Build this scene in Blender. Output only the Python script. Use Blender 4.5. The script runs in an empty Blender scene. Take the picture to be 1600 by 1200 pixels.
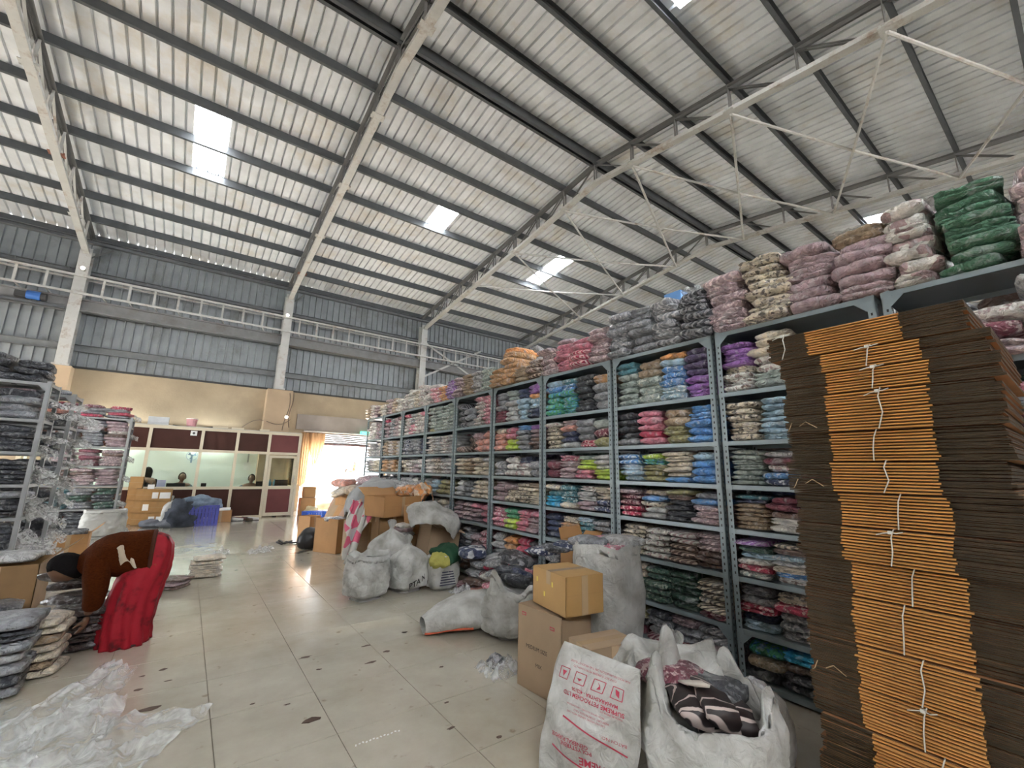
import bpy, bmesh, math, random
from mathutils import Vector, Matrix, noise
sc = bpy.context.scene
COL = sc.collection
PI = math.pi
RND = random.Random(7)

# ---------------------------------------------------------------- camera, world, sun, exposure
FPX, YAW, PIT, ROL, EYE = 675.0, .633, .1985, .0201, 1.4
fw = Vector((math.sin(YAW)*math.cos(PIT), math.cos(YAW)*math.cos(PIT), math.sin(PIT)))
r0 = Vector((math.cos(YAW), -math.sin(YAW), 0)); u0 = r0.cross(fw)
rt = r0*math.cos(ROL)+u0*math.sin(ROL); up = -r0*math.sin(ROL)+u0*math.cos(ROL)
cam = bpy.data.cameras.new('camera'); camo = bpy.data.objects.new('camera', cam); COL.objects.link(camo)
cam.sensor_width = 36; cam.sensor_fit = 'HORIZONTAL'; cam.lens = FPX/1600*36; cam.clip_start = .05; cam.clip_end = 300
camo.matrix_world = Matrix(((rt.x, up.x, -fw.x, 0), (rt.y, up.y, -fw.y, 0), (rt.z, up.z, -fw.z, EYE), (0, 0, 0, 1)))
sc.camera = camo
w = bpy.data.worlds.new('world'); sc.world = w; w.use_nodes = True
wb = w.node_tree.nodes['Background']; wb.inputs[0].default_value = (.93, .96, 1, 1); wb.inputs[1].default_value = 4.5
sl = bpy.data.lights.new('sun', 'SUN'); sl.energy = 14.0; sl.angle = .02; sl.color = (1, .93, .82)
so = bpy.data.objects.new('sun', sl); COL.objects.link(so)
so.rotation_euler = Vector((.25, -.75, -1.0)).to_track_quat('-Z', 'Y').to_euler()
sc.view_settings.view_transform = 'Standard'; sc.view_settings.look = 'None'
sc.view_settings.exposure = 2.3; sc.view_settings.gamma = 1; sc.view_settings.use_curve_mapping = False

# ---------------------------------------------------------------- point finding on real planes
def ray(px, py): return rt*((px-800)/FPX)+up*((600-py)/FPX)+fw
def gz(px, py, z=0.0):
    d = ray(px, py); return Vector((0, 0, EYE))+d*((z-EYE)/d.z)
def gx(px, py, x):
    d = ray(px, py); return Vector((0, 0, EYE))+d*(x/d.x)
def gy(px, py, y):
    d = ray(px, py); return Vector((0, 0, EYE))+d*(y/d.y)
def hz(base, py):                                   # height above the floor of a picture row over a floor point
    d0 = ray(0, 0); k = Vector(base)-Vector((0, 0, EYE)); lo, hi = 0, 6
    for _ in range(40):
        m = (lo+hi)/2; v = Vector((base[0], base[1], m))-Vector((0, 0, EYE)); y = 600-FPX*v.dot(up)/v.dot(fw)
        if y > py: lo = m
        else: hi = m
    return lo

# ---------------------------------------------------------------- materials
MATS = {}
def nt(name):
    m = bpy.data.materials.new(name); m.use_nodes = True
    return m, m.node_tree.nodes, m.node_tree.links, m.node_tree.nodes['Principled BSDF']
def mat(name, col, rough=.7, metal=0, var=.12, scale=6, bump=0, bscale=40, spec=.5, stain=None, sscale=1.5, coat=0, coords='Object', stretch=(1, 1, 1), trans=0):
    if name in MATS: return MATS[name]
    m, N, L, b = nt(name)
    tc = N.new('ShaderNodeTexCoord'); mp = N.new('ShaderNodeMapping'); mp.inputs['Scale'].default_value = stretch
    L.new(tc.outputs[coords], mp.inputs[0])
    nz = N.new('ShaderNodeTexNoise'); nz.inputs['Scale'].default_value = scale; nz.inputs['Detail'].default_value = 4
    L.new(mp.outputs[0], nz.inputs[0])
    mr = N.new('ShaderNodeMapRange'); mr.inputs[1].default_value = .3; mr.inputs[2].default_value = .7
    mr.inputs[3].default_value = 1-var; mr.inputs[4].default_value = 1+var; L.new(nz.outputs[0], mr.inputs[0])
    mx = N.new('ShaderNodeMix'); mx.data_type = 'RGBA'; mx.blend_type = 'MULTIPLY'; mx.inputs[0].default_value = 1
    mx.inputs[6].default_value = (*col, 1); L.new(mr.outputs[0], mx.inputs[7]); out = mx.outputs[2]
    if stain:
        n2 = N.new('ShaderNodeTexNoise'); n2.inputs['Scale'].default_value = sscale; n2.inputs['Detail'].default_value = 6; n2.inputs['Roughness'].default_value = .7
        L.new(mp.outputs[0], n2.inputs[0]); m2 = N.new('ShaderNodeMapRange'); m2.inputs[1].default_value = .52; m2.inputs[2].default_value = .72; L.new(n2.outputs[0], m2.inputs[0])
        mm = N.new('ShaderNodeMix'); mm.data_type = 'RGBA'; L.new(m2.outputs[0], mm.inputs[0]); L.new(out, mm.inputs[6]); mm.inputs[7].default_value = (*stain, 1); out = mm.outputs[2]
    L.new(out, b.inputs['Base Color'])
    b.inputs['Roughness'].default_value = rough; b.inputs['Metallic'].default_value = metal
    b.inputs['Specular IOR Level'].default_value = spec; b.inputs['Coat Weight'].default_value = coat
    if trans: b.inputs['Transmission Weight'].default_value = trans
    if bump:
        nb = N.new('ShaderNodeTexNoise'); nb.inputs['Scale'].default_value = bscale; nb.inputs['Detail'].default_value = 3
        L.new(mp.outputs[0], nb.inputs[0]); bp = N.new('ShaderNodeBump'); bp.inputs['Strength'].default_value = bump; bp.inputs['Distance'].default_value = .02
        L.new(nb.outputs[0], bp.inputs['Height']); L.new(bp.outputs[0], b.inputs['Normal'])
    MATS[name] = m; return m

PAL = {  # code: (word, colour, second colour of a print)
 'K': ('charcoal', (.045, .05, .06), (.25, .25, .27)), 'G': ('grey', (.24, .25, .27), (.45, .45, .46)), 'L': ('light grey', (.46, .46, .46), (.25, .25, .27)),
 'W': ('white', (.7, .69, .66), (.3, .22, .2)), 'C': ('cream', (.6, .53, .42), (.16, .14, .12)), 'T': ('tan', (.5, .29, .14), (.7, .5, .3)),
 'O': ('orange', (.75, .34, .12), (.7, .55, .4)), 'P': ('pink', (.6, .22, .29), (.75, .6, .6)), 'R': ('crimson', (.5, .06, .12), (.75, .5, .5)),
 'M': ('maroon', (.19, .05, .075), (.5, .35, .35)), 'm': ('mauve', (.38, .28, .3), (.62, .5, .5)), 'V': ('purple', (.3, .13, .42), (.5, .4, .6)),
 'D': ('dark violet', (.085, .06, .13), (.2, .2, .3)), 'B': ('blue', (.11, .29, .6), (.5, .6, .7)), 'b': ('pale blue', (.34, .48, .58), (.65, .7, .72)),
 'N': ('navy', (.04, .055, .12), (.5, .52, .55)), 't': ('teal', (.09, .25, .3), (.45, .55, .55)), 's': ('sage', (.34, .4, .37), (.6, .62, .55)),
 'g': ('green', (.1, .38, .22), (.1, .35, .6)), 'q': ('dark green', (.05, .11, .08), (.3, .36, .28)), 'l': ('lime', (.5, .66, .1), (.7, .75, .5)),
 'x': ('dark brown', (.035, .02, .017), (.1, .07, .06)), 'e': ('deep green', (.06, .17, .10), (.32, .38, .33)), 'o': ('olive', (.29, .27, .13), (.5, .48, .3)), 'n': ('brown', (.17, .11, .09), (.5, .4, .33)), 'S': ('salmon', (.62, .3, .24), (.75, .6, .5)),
 'Y': ('cyan', (.05, .42, .68), (.6, .75, .8)), 'k': ('khaki', (.36, .27, .18), (.55, .45, .35)), 'w': ('off-white', (.62, .6, .56), (.4, .28, .28))}
def pack_mat(code, pat):
    key = 'pack '+code+pat
    if key in MATS: return MATS[key]
    word, c1, c2 = PAL[code]
    m, N, L, b = nt('bagged cloth '+word+{'.': ' plain', '*': ' print', '=': ' stripe', '#': ' block'}[pat])
    tc = N.new('ShaderNodeTexCoord'); oi = N.new('ShaderNodeObjectInfo'); ad = N.new('ShaderNodeVectorMath'); ad.operation = 'ADD'
    ml = N.new('ShaderNodeVectorMath'); ml.operation = 'SCALE'; ml.inputs[0].default_value = (7, 13, 5); L.new(oi.outputs['Random'], ml.inputs['Scale'])
    L.new(tc.outputs['Object'], ad.inputs[0]); L.new(ml.outputs[0], ad.inputs[1]); P = ad.outputs[0]
    nz = N.new('ShaderNodeTexNoise'); nz.inputs['Scale'].default_value = 14; nz.inputs['Detail'].default_value = 5; L.new(P, nz.inputs[0])
    mr = N.new('ShaderNodeMapRange'); mr.inputs[1].default_value = .3; mr.inputs[2].default_value = .7; mr.inputs[3].default_value = .75; mr.inputs[4].default_value = 1.7; L.new(nz.outputs[0], mr.inputs[0])
    base = N.new('ShaderNodeMix'); base.data_type = 'RGBA'; base.inputs[6].default_value = (*c1, 1); base.inputs[7].default_value = (*c2, 1); base.inputs[0].default_value = 0
    if pat == '*':
        v = N.new('ShaderNodeTexNoise'); v.inputs['Scale'].default_value = 34; v.inputs['Detail'].default_value = 2; L.new(P, v.inputs[0])
        r = N.new('ShaderNodeMapRange'); r.inputs[1].default_value = .54; r.inputs[2].default_value = .6; L.new(v.outputs[0], r.inputs[0]); L.new(r.outputs[0], base.inputs[0])
    elif pat == '=':
        v = N.new('ShaderNodeTexWave'); v.inputs['Scale'].default_value = 12; v.inputs['Distortion'].default_value = 2; v.bands_direction = 'DIAGONAL'; L.new(P, v.inputs[0])
        r = N.new('ShaderNodeMapRange'); r.inputs[1].default_value = .55; r.inputs[2].default_value = .7; L.new(v.outputs[1], r.inputs[0]); L.new(r.outputs[0], base.inputs[0])
    elif pat == '#':
        v = N.new('ShaderNodeTexVoronoi'); v.inputs['Scale'].default_value = 16; L.new(P, v.inputs[0])
        sp = N.new('ShaderNodeSeparateColor'); L.new(v.outputs['Color'], sp.inputs[0])
        r = N.new('ShaderNodeMapRange'); r.inputs[1].default_value = .62; r.inputs[2].default_value = .66; L.new(sp.outputs[0], r.inputs[0]); L.new(r.outputs[0], base.inputs[0])
    mx = N.new('ShaderNodeMix'); mx.data_type = 'RGBA'; mx.blend_type = 'MULTIPLY'; mx.inputs[0].default_value = 1
    L.new(base.outputs[2], mx.inputs[6]); L.new(mr.outputs[0], mx.inputs[7])
    fl = N.new('ShaderNodeTexNoise'); fl.inputs['Scale'].default_value = 11; fl.inputs['Detail'].default_value = 3; fl.inputs['Distortion'].default_value = 1.5; L.new(P, fl.inputs[0])
    fr = N.new('ShaderNodeMapRange'); fr.inputs[1].default_value = .52; fr.inputs[2].default_value = .68; fr.inputs[3].default_value = .0; fr.inputs[4].default_value = .42; L.new(fl.outputs[0], fr.inputs[0])
    hm = N.new('ShaderNodeMix'); hm.data_type = 'RGBA'; L.new(fr.outputs[0], hm.inputs[0]); L.new(mx.outputs[2], hm.inputs[6]); hm.inputs[7].default_value = (.62, .63, .64, 1)  # milky film streaks, whitened in the colour to stand for plastic highlights
    L.new(hm.outputs[2], b.inputs['Base Color'])
    b.inputs['Roughness'].default_value = .5; b.inputs['Coat Weight'].default_value = .7; b.inputs['Coat Roughness'].default_value = .14
    nb = N.new('ShaderNodeTexNoise'); nb.inputs['Scale'].default_value = 20; nb.inputs['Detail'].default_value = 4; nb.inputs['Distortion'].default_value = 2; L.new(P, nb.inputs[0])
    bp = N.new('ShaderNodeBump'); bp.inputs['Strength'].default_value = 1; bp.inputs['Distance'].default_value = .035; L.new(nb.outputs[0], bp.inputs['Height']); L.new(bp.outputs[0], b.inputs['Normal']); L.new(bp.outputs[0], b.inputs['Coat Normal'])
    MATS[key] = m; return m
def film_mat(name, col=(.85, .87, .88), alpha=.35, bscale=14):
    m, N, L, b = nt(name)
    b.inputs['Base Color'].default_value = (*col, 1); b.inputs['Roughness'].default_value = .13; b.inputs['Specular IOR Level'].default_value = 1
    tc = N.new('ShaderNodeTexCoord'); nb = N.new('ShaderNodeTexNoise'); nb.inputs['Scale'].default_value = bscale; nb.inputs['Detail'].default_value = 5; nb.inputs['Distortion'].default_value = 1.5
    L.new(tc.outputs['Object'], nb.inputs[0]); bp = N.new('ShaderNodeBump'); bp.inputs['Strength'].default_value = 1; bp.inputs['Distance'].default_value = .03
    L.new(nb.outputs[0], bp.inputs['Height']); L.new(bp.outputs[0], b.inputs['Normal'])
    t = N.new('ShaderNodeBsdfTransparent'); mx = N.new('ShaderNodeMixShader')
    mr = N.new('ShaderNodeMapRange'); mr.inputs[1].default_value = .35; mr.inputs[2].default_value = .7; mr.inputs[3].default_value = alpha*.5; mr.inputs[4].default_value = min(1, alpha*1.7); L.new(nb.outputs[0], mr.inputs[0])
    L.new(mr.outputs[0], mx.inputs[0]); L.new(t.outputs[0], mx.inputs[1]); L.new(b.outputs[0], mx.inputs[2])
    L.new(mx.outputs[0], N['Material Output'].inputs[0]); return m

# ---------------------------------------------------------------- mesh building
class MB:
    def __init__(s): s.v = []; s.f = []; s.m = []
    def add(s, vs, fs, mi=0):
        o = len(s.v); s.v += [tuple(v) for v in vs]; s.f += [tuple(i+o for i in f) for f in fs]; s.m += [mi]*len(fs); return s
    def box(s, c, d, mi=0, rz=0, M=None):
        x, y, z = d[0]/2, d[1]/2, d[2]/2
        vs = [Vector((a*x, b*y, e*z)) for e in (-1, 1) for b in (-1, 1) for a in (-1, 1)]
        if M is None: M = Matrix.Translation(c) @ Matrix.Rotation(rz, 4, 'Z')
        else: M = Matrix.Translation(c) @ M
        return s.add([M @ v for v in vs], [(0, 2, 3, 1), (4, 5, 7, 6), (0, 1, 5, 4), (2, 6, 7, 3), (0, 4, 6, 2), (1, 3, 7, 5)], mi)
    def bb(s, a, b, mi=0):
        a = Vector(a); b = Vector(b); return s.box((a+b)/2, b-a, mi)
    def bar(s, a, b, w, h, mi=0, upv=(0, 0, 1)):
        a = Vector(a); b = Vector(b); d = b-a; L_ = d.length
        z = d.normalized(); x = z.cross(Vector(upv))
        if x.length < 1e-4: x = z.cross(Vector((0, 1, 0)))
        x.normalize(); y = z.cross(x)
        M = Matrix((x, y, z)).transposed().to_4x4()
        return s.box((a+b)/2, (w, h, L_), mi, M=M)
    def tube(s, pts, r, n=6, mi=0, closed=False):
        pts = [Vector(p) for p in pts]; rs = r if isinstance(r, (list, tuple)) else [r]*len(pts); rings = []
        for i, p in enumerate(pts):
            d = (pts[min(i+1, len(pts)-1)]-pts[max(i-1, 0)]).normalized()
            x = d.cross(Vector((.13, .27, 1))).normalized(); y = d.cross(x)
            rings.append([p+(x*math.cos(2*PI*k/n)+y*math.sin(2*PI*k/n))*rs[i] for k in range(n)])
        return s.loft(rings, mi, caps=True)
    def loft(s, rings, mi=0, caps=True, capmi=None):
        n = len(rings[0]); vs = [v for r_ in rings for v in r_]; fs = []
        for i in range(len(rings)-1):
            for k in range(n): fs.append((i*n+k, i*n+(k+1) % n, (i+1)*n+(k+1) % n, (i+1)*n+k))
        s.add(vs, fs, mi)
        if caps:
            o = len(s.v)-len(vs); s.f.append(tuple(o+k for k in reversed(range(n)))); s.f.append(tuple(o+(len(rings)-1)*n+k for k in range(n))); s.m += [mi if capmi is None else capmi]*2
        return s
    def cyl(s, a, b, r, n=12, mi=0, r2=None): return s.tube([a, b], [r, r if r2 is None else r2], n, mi)
    def grid(s, fn, nu, nv, mi=0, thick=0):
        vs = [Vector(fn(i/nu, j/nv)) for j in range(nv+1) for i in range(nu+1)]; W = nu+1
        fs = [(j*W+i, j*W+i+1, (j+1)*W+i+1, (j+1)*W+i) for j in range(nv) for i in range(nu)]
        return s.add(vs, fs, mi)
    def mesh(s, name, mats, smooth=False):
        me = bpy.data.meshes.new(name); me.from_pydata(s.v, [], s.f)
        for m in (mats if isinstance(mats, (list, tuple)) else [mats]): me.materials.append(m)
        if any(s.m): me.polygons.foreach_set('material_index', s.m)
        if smooth: me.polygons.foreach_set('use_smooth', [True]*len(me.polygons))
        me.update(); return me
    def build(s, name, mats, parent=None, smooth=False, loc=None):
        o = bpy.data.objects.new(name, s.mesh(name, mats, smooth)); COL.objects.link(o)
        if parent: o.parent = parent
        if loc is not None: o.location = loc
        return o
def link(name, me, parent=None, M=None):
    o = bpy.data.objects.new(name, me); COL.objects.link(o)
    if parent: o.parent = parent
    if M is not None: o.matrix_local = M
    return o
def tag(o, label=None, cat=None, group=None, kind=None):
    for k, v in (('label', label), ('category', cat), ('group', group), ('kind', kind)):
        if v: o[k] = v
    return o
def empty(name, loc=(0, 0, 0), rz=0, label=None, cat=None, group=None):
    o = bpy.data.objects.new(name, None); COL.objects.link(o); o.location = loc; o.rotation_euler[2] = rz; o.empty_display_size = .1
    return tag(o, label, cat, group)
def struct(name, mb, m, parent=None, smooth=False):
    o = mb.build(name, m, parent, smooth)
    if not parent: o['kind'] = 'structure'
    return o
def solid(o, t, off=0):
    m = o.modifiers.new('thick', 'SOLIDIFY'); m.thickness = t; m.offset = off; return o
def nz3(x, y, z, s=1.0): return noise.noise(Vector((x*s, y*s, z*s)))
ORD = ['bottom', 'second', 'third', 'fourth', 'fifth', 'sixth', 'seventh', 'eighth', 'ninth', 'tenth', 'eleventh', 'twelfth']
ORT = ['first', 'second', 'third', 'fourth', 'fifth', 'sixth', 'seventh', 'eighth', 'ninth', 'tenth', 'eleventh', 'twelfth', 'thirteenth', 'fourteenth', 'fifteenth', 'sixteenth', 'seventeenth', 'eighteenth']

# shared materials
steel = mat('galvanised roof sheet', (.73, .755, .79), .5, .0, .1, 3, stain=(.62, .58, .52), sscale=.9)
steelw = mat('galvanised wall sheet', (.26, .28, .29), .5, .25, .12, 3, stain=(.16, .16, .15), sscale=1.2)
purl = mat('purlin paint', (.085, .093, .1), .6, .2)
truss = mat('truss grey paint', (.5, .5, .48), .55, .1, .12, 3, stain=(.28, .2, .15), sscale=3)
trussd = mat('truss dark paint', (.15, .15, .15), .6, .1)
rust = mat('rusty plate', (.22, .09, .06), .8)
plaster = mat('ochre plaster', (.39, .31, .21), .9, 0, .14, 1.3, .15, 20, stain=(.34, .27, .19), sscale=.8)
plaster2 = mat('peach plaster', (.47, .35, .235), .9, 0, .1, 1.3, .1, 20)
# ---------------------------------------------------------------- the hall
WY = 15.6; EZ = 7.51; RY = 6.15; SL = .1297; PD = 1.05
def roofz(y): return EZ+SL*(WY-y) if y >= RY else EZ+SL*(WY-RY)-SL*(RY-y)
XL, XR = -8.0, 30.0; YB = -5.4
# floor slab, grout and tiles
TS = .545
slab = struct('floor', MB().bb((XL, YB, -.2), (XR, WY+.2, -.006)), mat('grout and screed', (.22, .185, .14), .8, 0, .1, 2))
tm, N_, L_, b_ = nt('polished cream tile')
tc = N_.new('ShaderNodeTexCoord'); ge = N_.new('ShaderNodeNewGeometry'); n1 = N_.new('ShaderNodeTexNoise'); n1.inputs['Scale'].default_value = 1.6; n1.inputs['Detail'].default_value = 8; n1.inputs['Roughness'].default_value = .65
L_.new(ge.outputs['Position'], n1.inputs[0]); cr = N_.new('ShaderNodeValToRGB'); cr.color_ramp.elements[0].position = .3; cr.color_ramp.elements[0].color = (.42, .38, .30, 1); cr.color_ramp.elements[1].position = .7; cr.color_ramp.elements[1].color = (.57, .53, .445, 1)
L_.new(n1.outputs[0], cr.inputs[0]); n2 = N_.new('ShaderNodeTexNoise'); n2.inputs['Scale'].default_value = 9; n2.inputs['Detail'].default_value = 5; L_.new(ge.outputs['Position'], n2.inputs[0])
m2 = N_.new('ShaderNodeMapRange'); m2.inputs[1].default_value = .66; m2.inputs[2].default_value = .72; m2.inputs[4].default_value = .6; L_.new(n2.outputs[0], m2.inputs[0])
mx = N_.new('ShaderNodeMix'); mx.data_type = 'RGBA'; L_.new(m2.outputs[0], mx.inputs[0]); L_.new(cr.outputs[0], mx.inputs[6]); mx.inputs[7].default_value = (.24, .18, .12, 1); L_.new(mx.outputs[2], b_.inputs['Base Color'])
m3 = N_.new('ShaderNodeMapRange'); m3.inputs[3].default_value = .12; m3.inputs[4].default_value = .26; L_.new(n1.outputs[0], m3.inputs[0]); L_.new(m3.outputs[0], b_.inputs['Roughness']); b_.inputs['Specular IOR Level'].default_value = .5; b_.inputs['Coat Weight'].default_value = .7; b_.inputs['Coat Roughness'].default_value = .14
tile = tm
tme = MB(); h = TS/2-.002
tme.add([(-h, -h, -.006), (h, -h, -.006), (h, h, -.006), (-h, h, -.006), (-h, -h, -.001), (h, -h, -.001), (h, h, -.001), (-h, h, -.001), (-h+.0003, -h+.0003, 0), (h-.0003, -h+.0003, 0), (h-.0003, h-.0003, 0), (-h+.0003, h-.0003, 0)],
        [(0, 1, 5, 4), (1, 2, 6, 5), (2, 3, 7, 6), (3, 0, 4, 7), (4, 5, 9, 8), (5, 6, 10, 9), (6, 7, 11, 10), (7, 4, 8, 11), (8, 9, 10, 11)])
tmesh = tme.mesh('floor_tile', tile); rest = MB()
for ix in range(-14, 8):
    for iy in range(-14, 26):
        cx = 1.93+TS*(ix+.5); cy = 2.66+TS*(iy+.5)
        if cx < XL or cy < YB+.3 or cy > WY-.1: continue
        if -2.4 < cx < 3.3 and .9 < cy < 14.8:
            o = link('floor_tile', tmesh, slab, Matrix.Translation((cx, cy, RND.uniform(-.0006, 0))) @ Matrix.Rotation(RND.uniform(-.0012, .0012), 4, 'X') @ Matrix.Rotation(RND.uniform(-.0012, .0012), 4, 'Y'))
        else: rest.add([(cx+x, cy+y, z) for x, y, z in tme.v[4:]], [tuple(i-4 for i in f) for f in tme.f[4:]])
for ix in range(8, 50):
    for iy in range(-14, 24):
        cx = 1.93+TS*(ix+.5); cy = 2.66+TS*(iy+.5)
        if cy > YB+.3: rest.add([(cx-h, cy-h, -.001), (cx+h, cy-h, -.001), (cx+h, cy+h, -.001), (cx-h, cy+h, -.001)], [(0, 1, 2, 3)])
rt_ = rest.build('floor_tile', tile, slab); rt_['kind'] = 'stuff'
gnd = struct('ground', MB().bb((-60, -60, -.4), (90, 100, -.21)), mat('dusty yard', (.52, .50, .47), .95, 0, .15, .4))

# roof: ridged sheets, each one a part
ceil = empty('ceiling', (0, 0, 0)); ceil['kind'] = 'structure'
SKY = {-.84: (.64, [(9.45, 10.35), (10.42, 11.35)]), 4.44: (.64, [(9.47, 10.32)]), 8.8: (.64, [(9.45, 10.3), (10.4, 11.3)]), 4.47: None, 13.88: (.64, [(2.05, 3.05)]), 18.6: (.64, [(9.45, 11.3)])}
SKYL = [(-.84, .64, 9.45, 10.37), (-.84, .64, 10.40, 11.38), (4.44, .64, 9.47, 10.33), (8.8, .64, 9.45, 10.37), (8.8, .64, 10.4, 11.3), (13.86, .6, 2.03, 3.05), (4.4, .68, 1.9, 2.82), (18.6, .64, 9.45, 11.3)]
def ribs(x0, x1):
    pr = [(0, 0)]; x = 0; W = x1-x0; n = max(1, round(W/.2)); p = W/n
    for k in range(n): pr += [(k*p+p*.39, 0), (k*p+p*.45, .055), (k*p+p*.55, .055), (k*p+p*.61, 0)]
    pr.append((W+.035, 0)); return [(x0+a, b) for a, b in pr]
def roof_sheet(x0, x1, ya, yb, name, m):
    pr = ribs(x0, x1); ov = .012 if name == 'roof_sheet' else .02; mb = MB(); n = len(pr)
    if ya < RY < yb: ya = RY
    vs = [(x, y, roofz(y)+z+RJ) for y in (ya, yb) for x, z in pr]
    mb.add(vs, [(i, i+1, n+i+1, n+i) for i in range(n-1)]); o = mb.build(name, m, ceil); solid(o, .002, 1)
    return o
skym, N_, L_, b_ = nt('translucent skylight sheet')
tr = N_.new('ShaderNodeBsdfTranslucent'); tr.inputs[0].default_value = (.95, .97, 1, 1); tt = N_.new('ShaderNodeBsdfTransparent'); ms = N_.new('ShaderNodeMixShader'); ms.inputs[0].default_value = .02
L_.new(tr.outputs[0], ms.inputs[1]); L_.new(tt.outputs[0], ms.inputs[2]); L_.new(ms.outputs[0], N_['Material Output'].inputs[0])
edges = sorted({-8., *[s[0] for s in SKYL if s[0] != 4.4], *[s[0]+s[1] for s in SKYL if s[0] != 4.4]}|{XR})
xs = [XL]
for a, b in zip(edges, edges[1:]):
    if b-a < .9: xs.append(b); continue
    n = round((b-a)/1.0); xs += [a+(b-a)*k/n for k in range(1, n+1)]
for a, b in zip(xs, xs[1:]):
    RJ = RND.uniform(-.003, .004)
    hol = sorted((s[2], s[3]) for s in SKYL if abs(s[0]-a) < .06)
    for (lo, hi) in ((RY, WY+.35), (YB, RY)):
        hs = [q for q in hol if lo <= q[0] < hi]; y = lo
        for q in hs:
            if q[0]-y > .08: roof_sheet(a, b, y, q[0], 'roof_sheet', steel)
            roof_sheet(a, b, q[0], q[1], 'skylight_sheet', skym); y = q[1]
        roof_sheet(a, b, y, hi, 'roof_sheet', steel)
RJ = 0
# ridge capping
rc = MB(); rz_ = roofz(RY); rc.add([(XL, RY-.3, rz_+.0), (XR, RY-.3, rz_), (XR, RY, rz_+.07), (XL, RY, rz_+.07), (XR, RY+.3, rz_), (XL, RY+.3, rz_)], [(0, 1, 2, 3), (3, 2, 4, 5)]); rc.build('ridge_cap', steel, ceil)
# purlins: C sections
def cpur(y, z, flip=1, hgt=.17):
    mb = MB(); a = XL; b = XR
    mb.bb((a, y-.003, z-hgt), (b, y+.003, z)).bb((a, min(y, y+flip*.06), z-hgt), (b, max(y, y+flip*.06), z-hgt+.005)).bb((a, min(y, y+flip*.06), z-.005), (b, max(y, y+flip*.06), z))
    return mb.build('purlin', purl, ceil)
PY = [WY-.05]+[WY-PD*i for i in range(1, 20)]
for i, y in enumerate(PY):
    if y < YB: continue
    if i == 9: cpur(RY+.09, roofz(RY+.09)-.006, -1, .2); cpur(RY-.09, roofz(RY-.09)-.006, 1, .2)
    else: cpur(y, roofz(y)-.006, 1 if y > RY else -1)
# trusses
FX = [-7.7, -2.88, 2.02, 6.83, 11.66, 16.5, 21.3, 26.2]
for fi, X in enumerate(FX):
    T = empty('roof_truss', (0, 0, 0)); T.parent = ceil
    m = truss; D = .60
    top = lambda y: Vector((X, y, roofz(y)-.19)); bot = lambda y: Vector((X, y, roofz(y)-.19-D+.08))
    for (a, b) in ((WY-.15, RY), (RY, YB)):
        o = MB(); o.bar(top(a)+Vector((.05, 0, 0)), top(b)+Vector((.05, 0, 0)), .07, .006).bar(top(a)-Vector((.05, 0, 0)), top(b)-Vector((.05, 0, 0)), .07, .006).bar(top(a)+Vector((-.015, 0, -.035)), top(b)+Vector((-.015, 0, -.035)), .006, .07).bar(top(a)+Vector((.015, 0, -.035)), top(b)+Vector((.015, 0, -.035)), .006, .07)
        o.build('top_chord', trussd, T)
    kn = Vector((X, WY-.35, EZ-.72))
    for (a, b) in ((kn, bot(RY)), (bot(RY), bot(YB))):
        MB().bar(a, b, .13, .008, upv=(0, 0, 1)).bar(a+Vector((-.065, 0, .035)), b+Vector((-.065, 0, .035)), .008, .075).bar(a+Vector((.065, 0, .035)), b+Vector((.065, 0, .035)), .008, .075).build('bottom_chord', m, T)
    if fi in (1, 2, 3, 4, 5):
        for i in range(1, 19):
            y = PY[i]
            if y < YB+1.2: continue
            s = 1 if y > RY+.01 else -1
            for dx in (-.035, .035):
                o = MB().bar(top(y)+Vector((dx, 0, 0)), bot(y)+Vector((dx, 0, .04)), .045, .012); o.build('web_bar', trussd if fi > 1 else m, T)
            if i != 9:
                y2 = y+PD*s*.78
                if y2 > WY-.5: continue
                for dx in (-.03, .03): MB().bar(top(y)+Vector((dx, 0, -.03)), bot(y2)+Vector((dx, 0, .05)), .04, .01).build('web_bar', trussd if fi > 1 else m, T)
            else:
                for s2 in (1, -1): MB().bar(top(y), bot(y+.9*s2)+Vector((0, 0, .05)), .045, .012).build('web_bar', trussd, T)
        for i in range(2, 18, 2):
            y = PY[i]
            if y < YB+1.2: continue
            p = bot(y); MB().box(p, (.24, .16, .012)).box(p+Vector((-.11, .05, .01)), (.02, .02, .05)).box(p+Vector((.11, -.05, .01)), (.02, .02, .05)).build('gusset_plate', rust if (fi == 1 and i % 4 == 0) or (fi == 2 and i in (2,)) else m, T)
    else:
        o = MB()
        for i in range(1, 18):
            y = PY[i]
            if y > YB+1.2: o.bar(top(y), bot(y), .045, .012).bar(top(y), bot(y+.8*(1 if y > RY else -1)), .045, .012)
        o = o.build('web_bar', trussd, T); o['kind'] = 'stuff'
# rod bracing in the bay beyond the third frame
BR = empty('roof_bracing', (0, 0, 0)); BR.parent = ceil
bz = lambda x, i: Vector((x, PY[i], roofz(PY[i])-.74))
for i in range(4, 16, 2):
    for a, b in ((i, i+2), (i+2, i)):
        MB().tube([bz(6.83, a), (bz(6.83, a)+bz(11.66, b))/2-Vector((0, 0, .05)), bz(11.66, b)], .026, 6).build('brace_rod', truss, BR)
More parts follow.
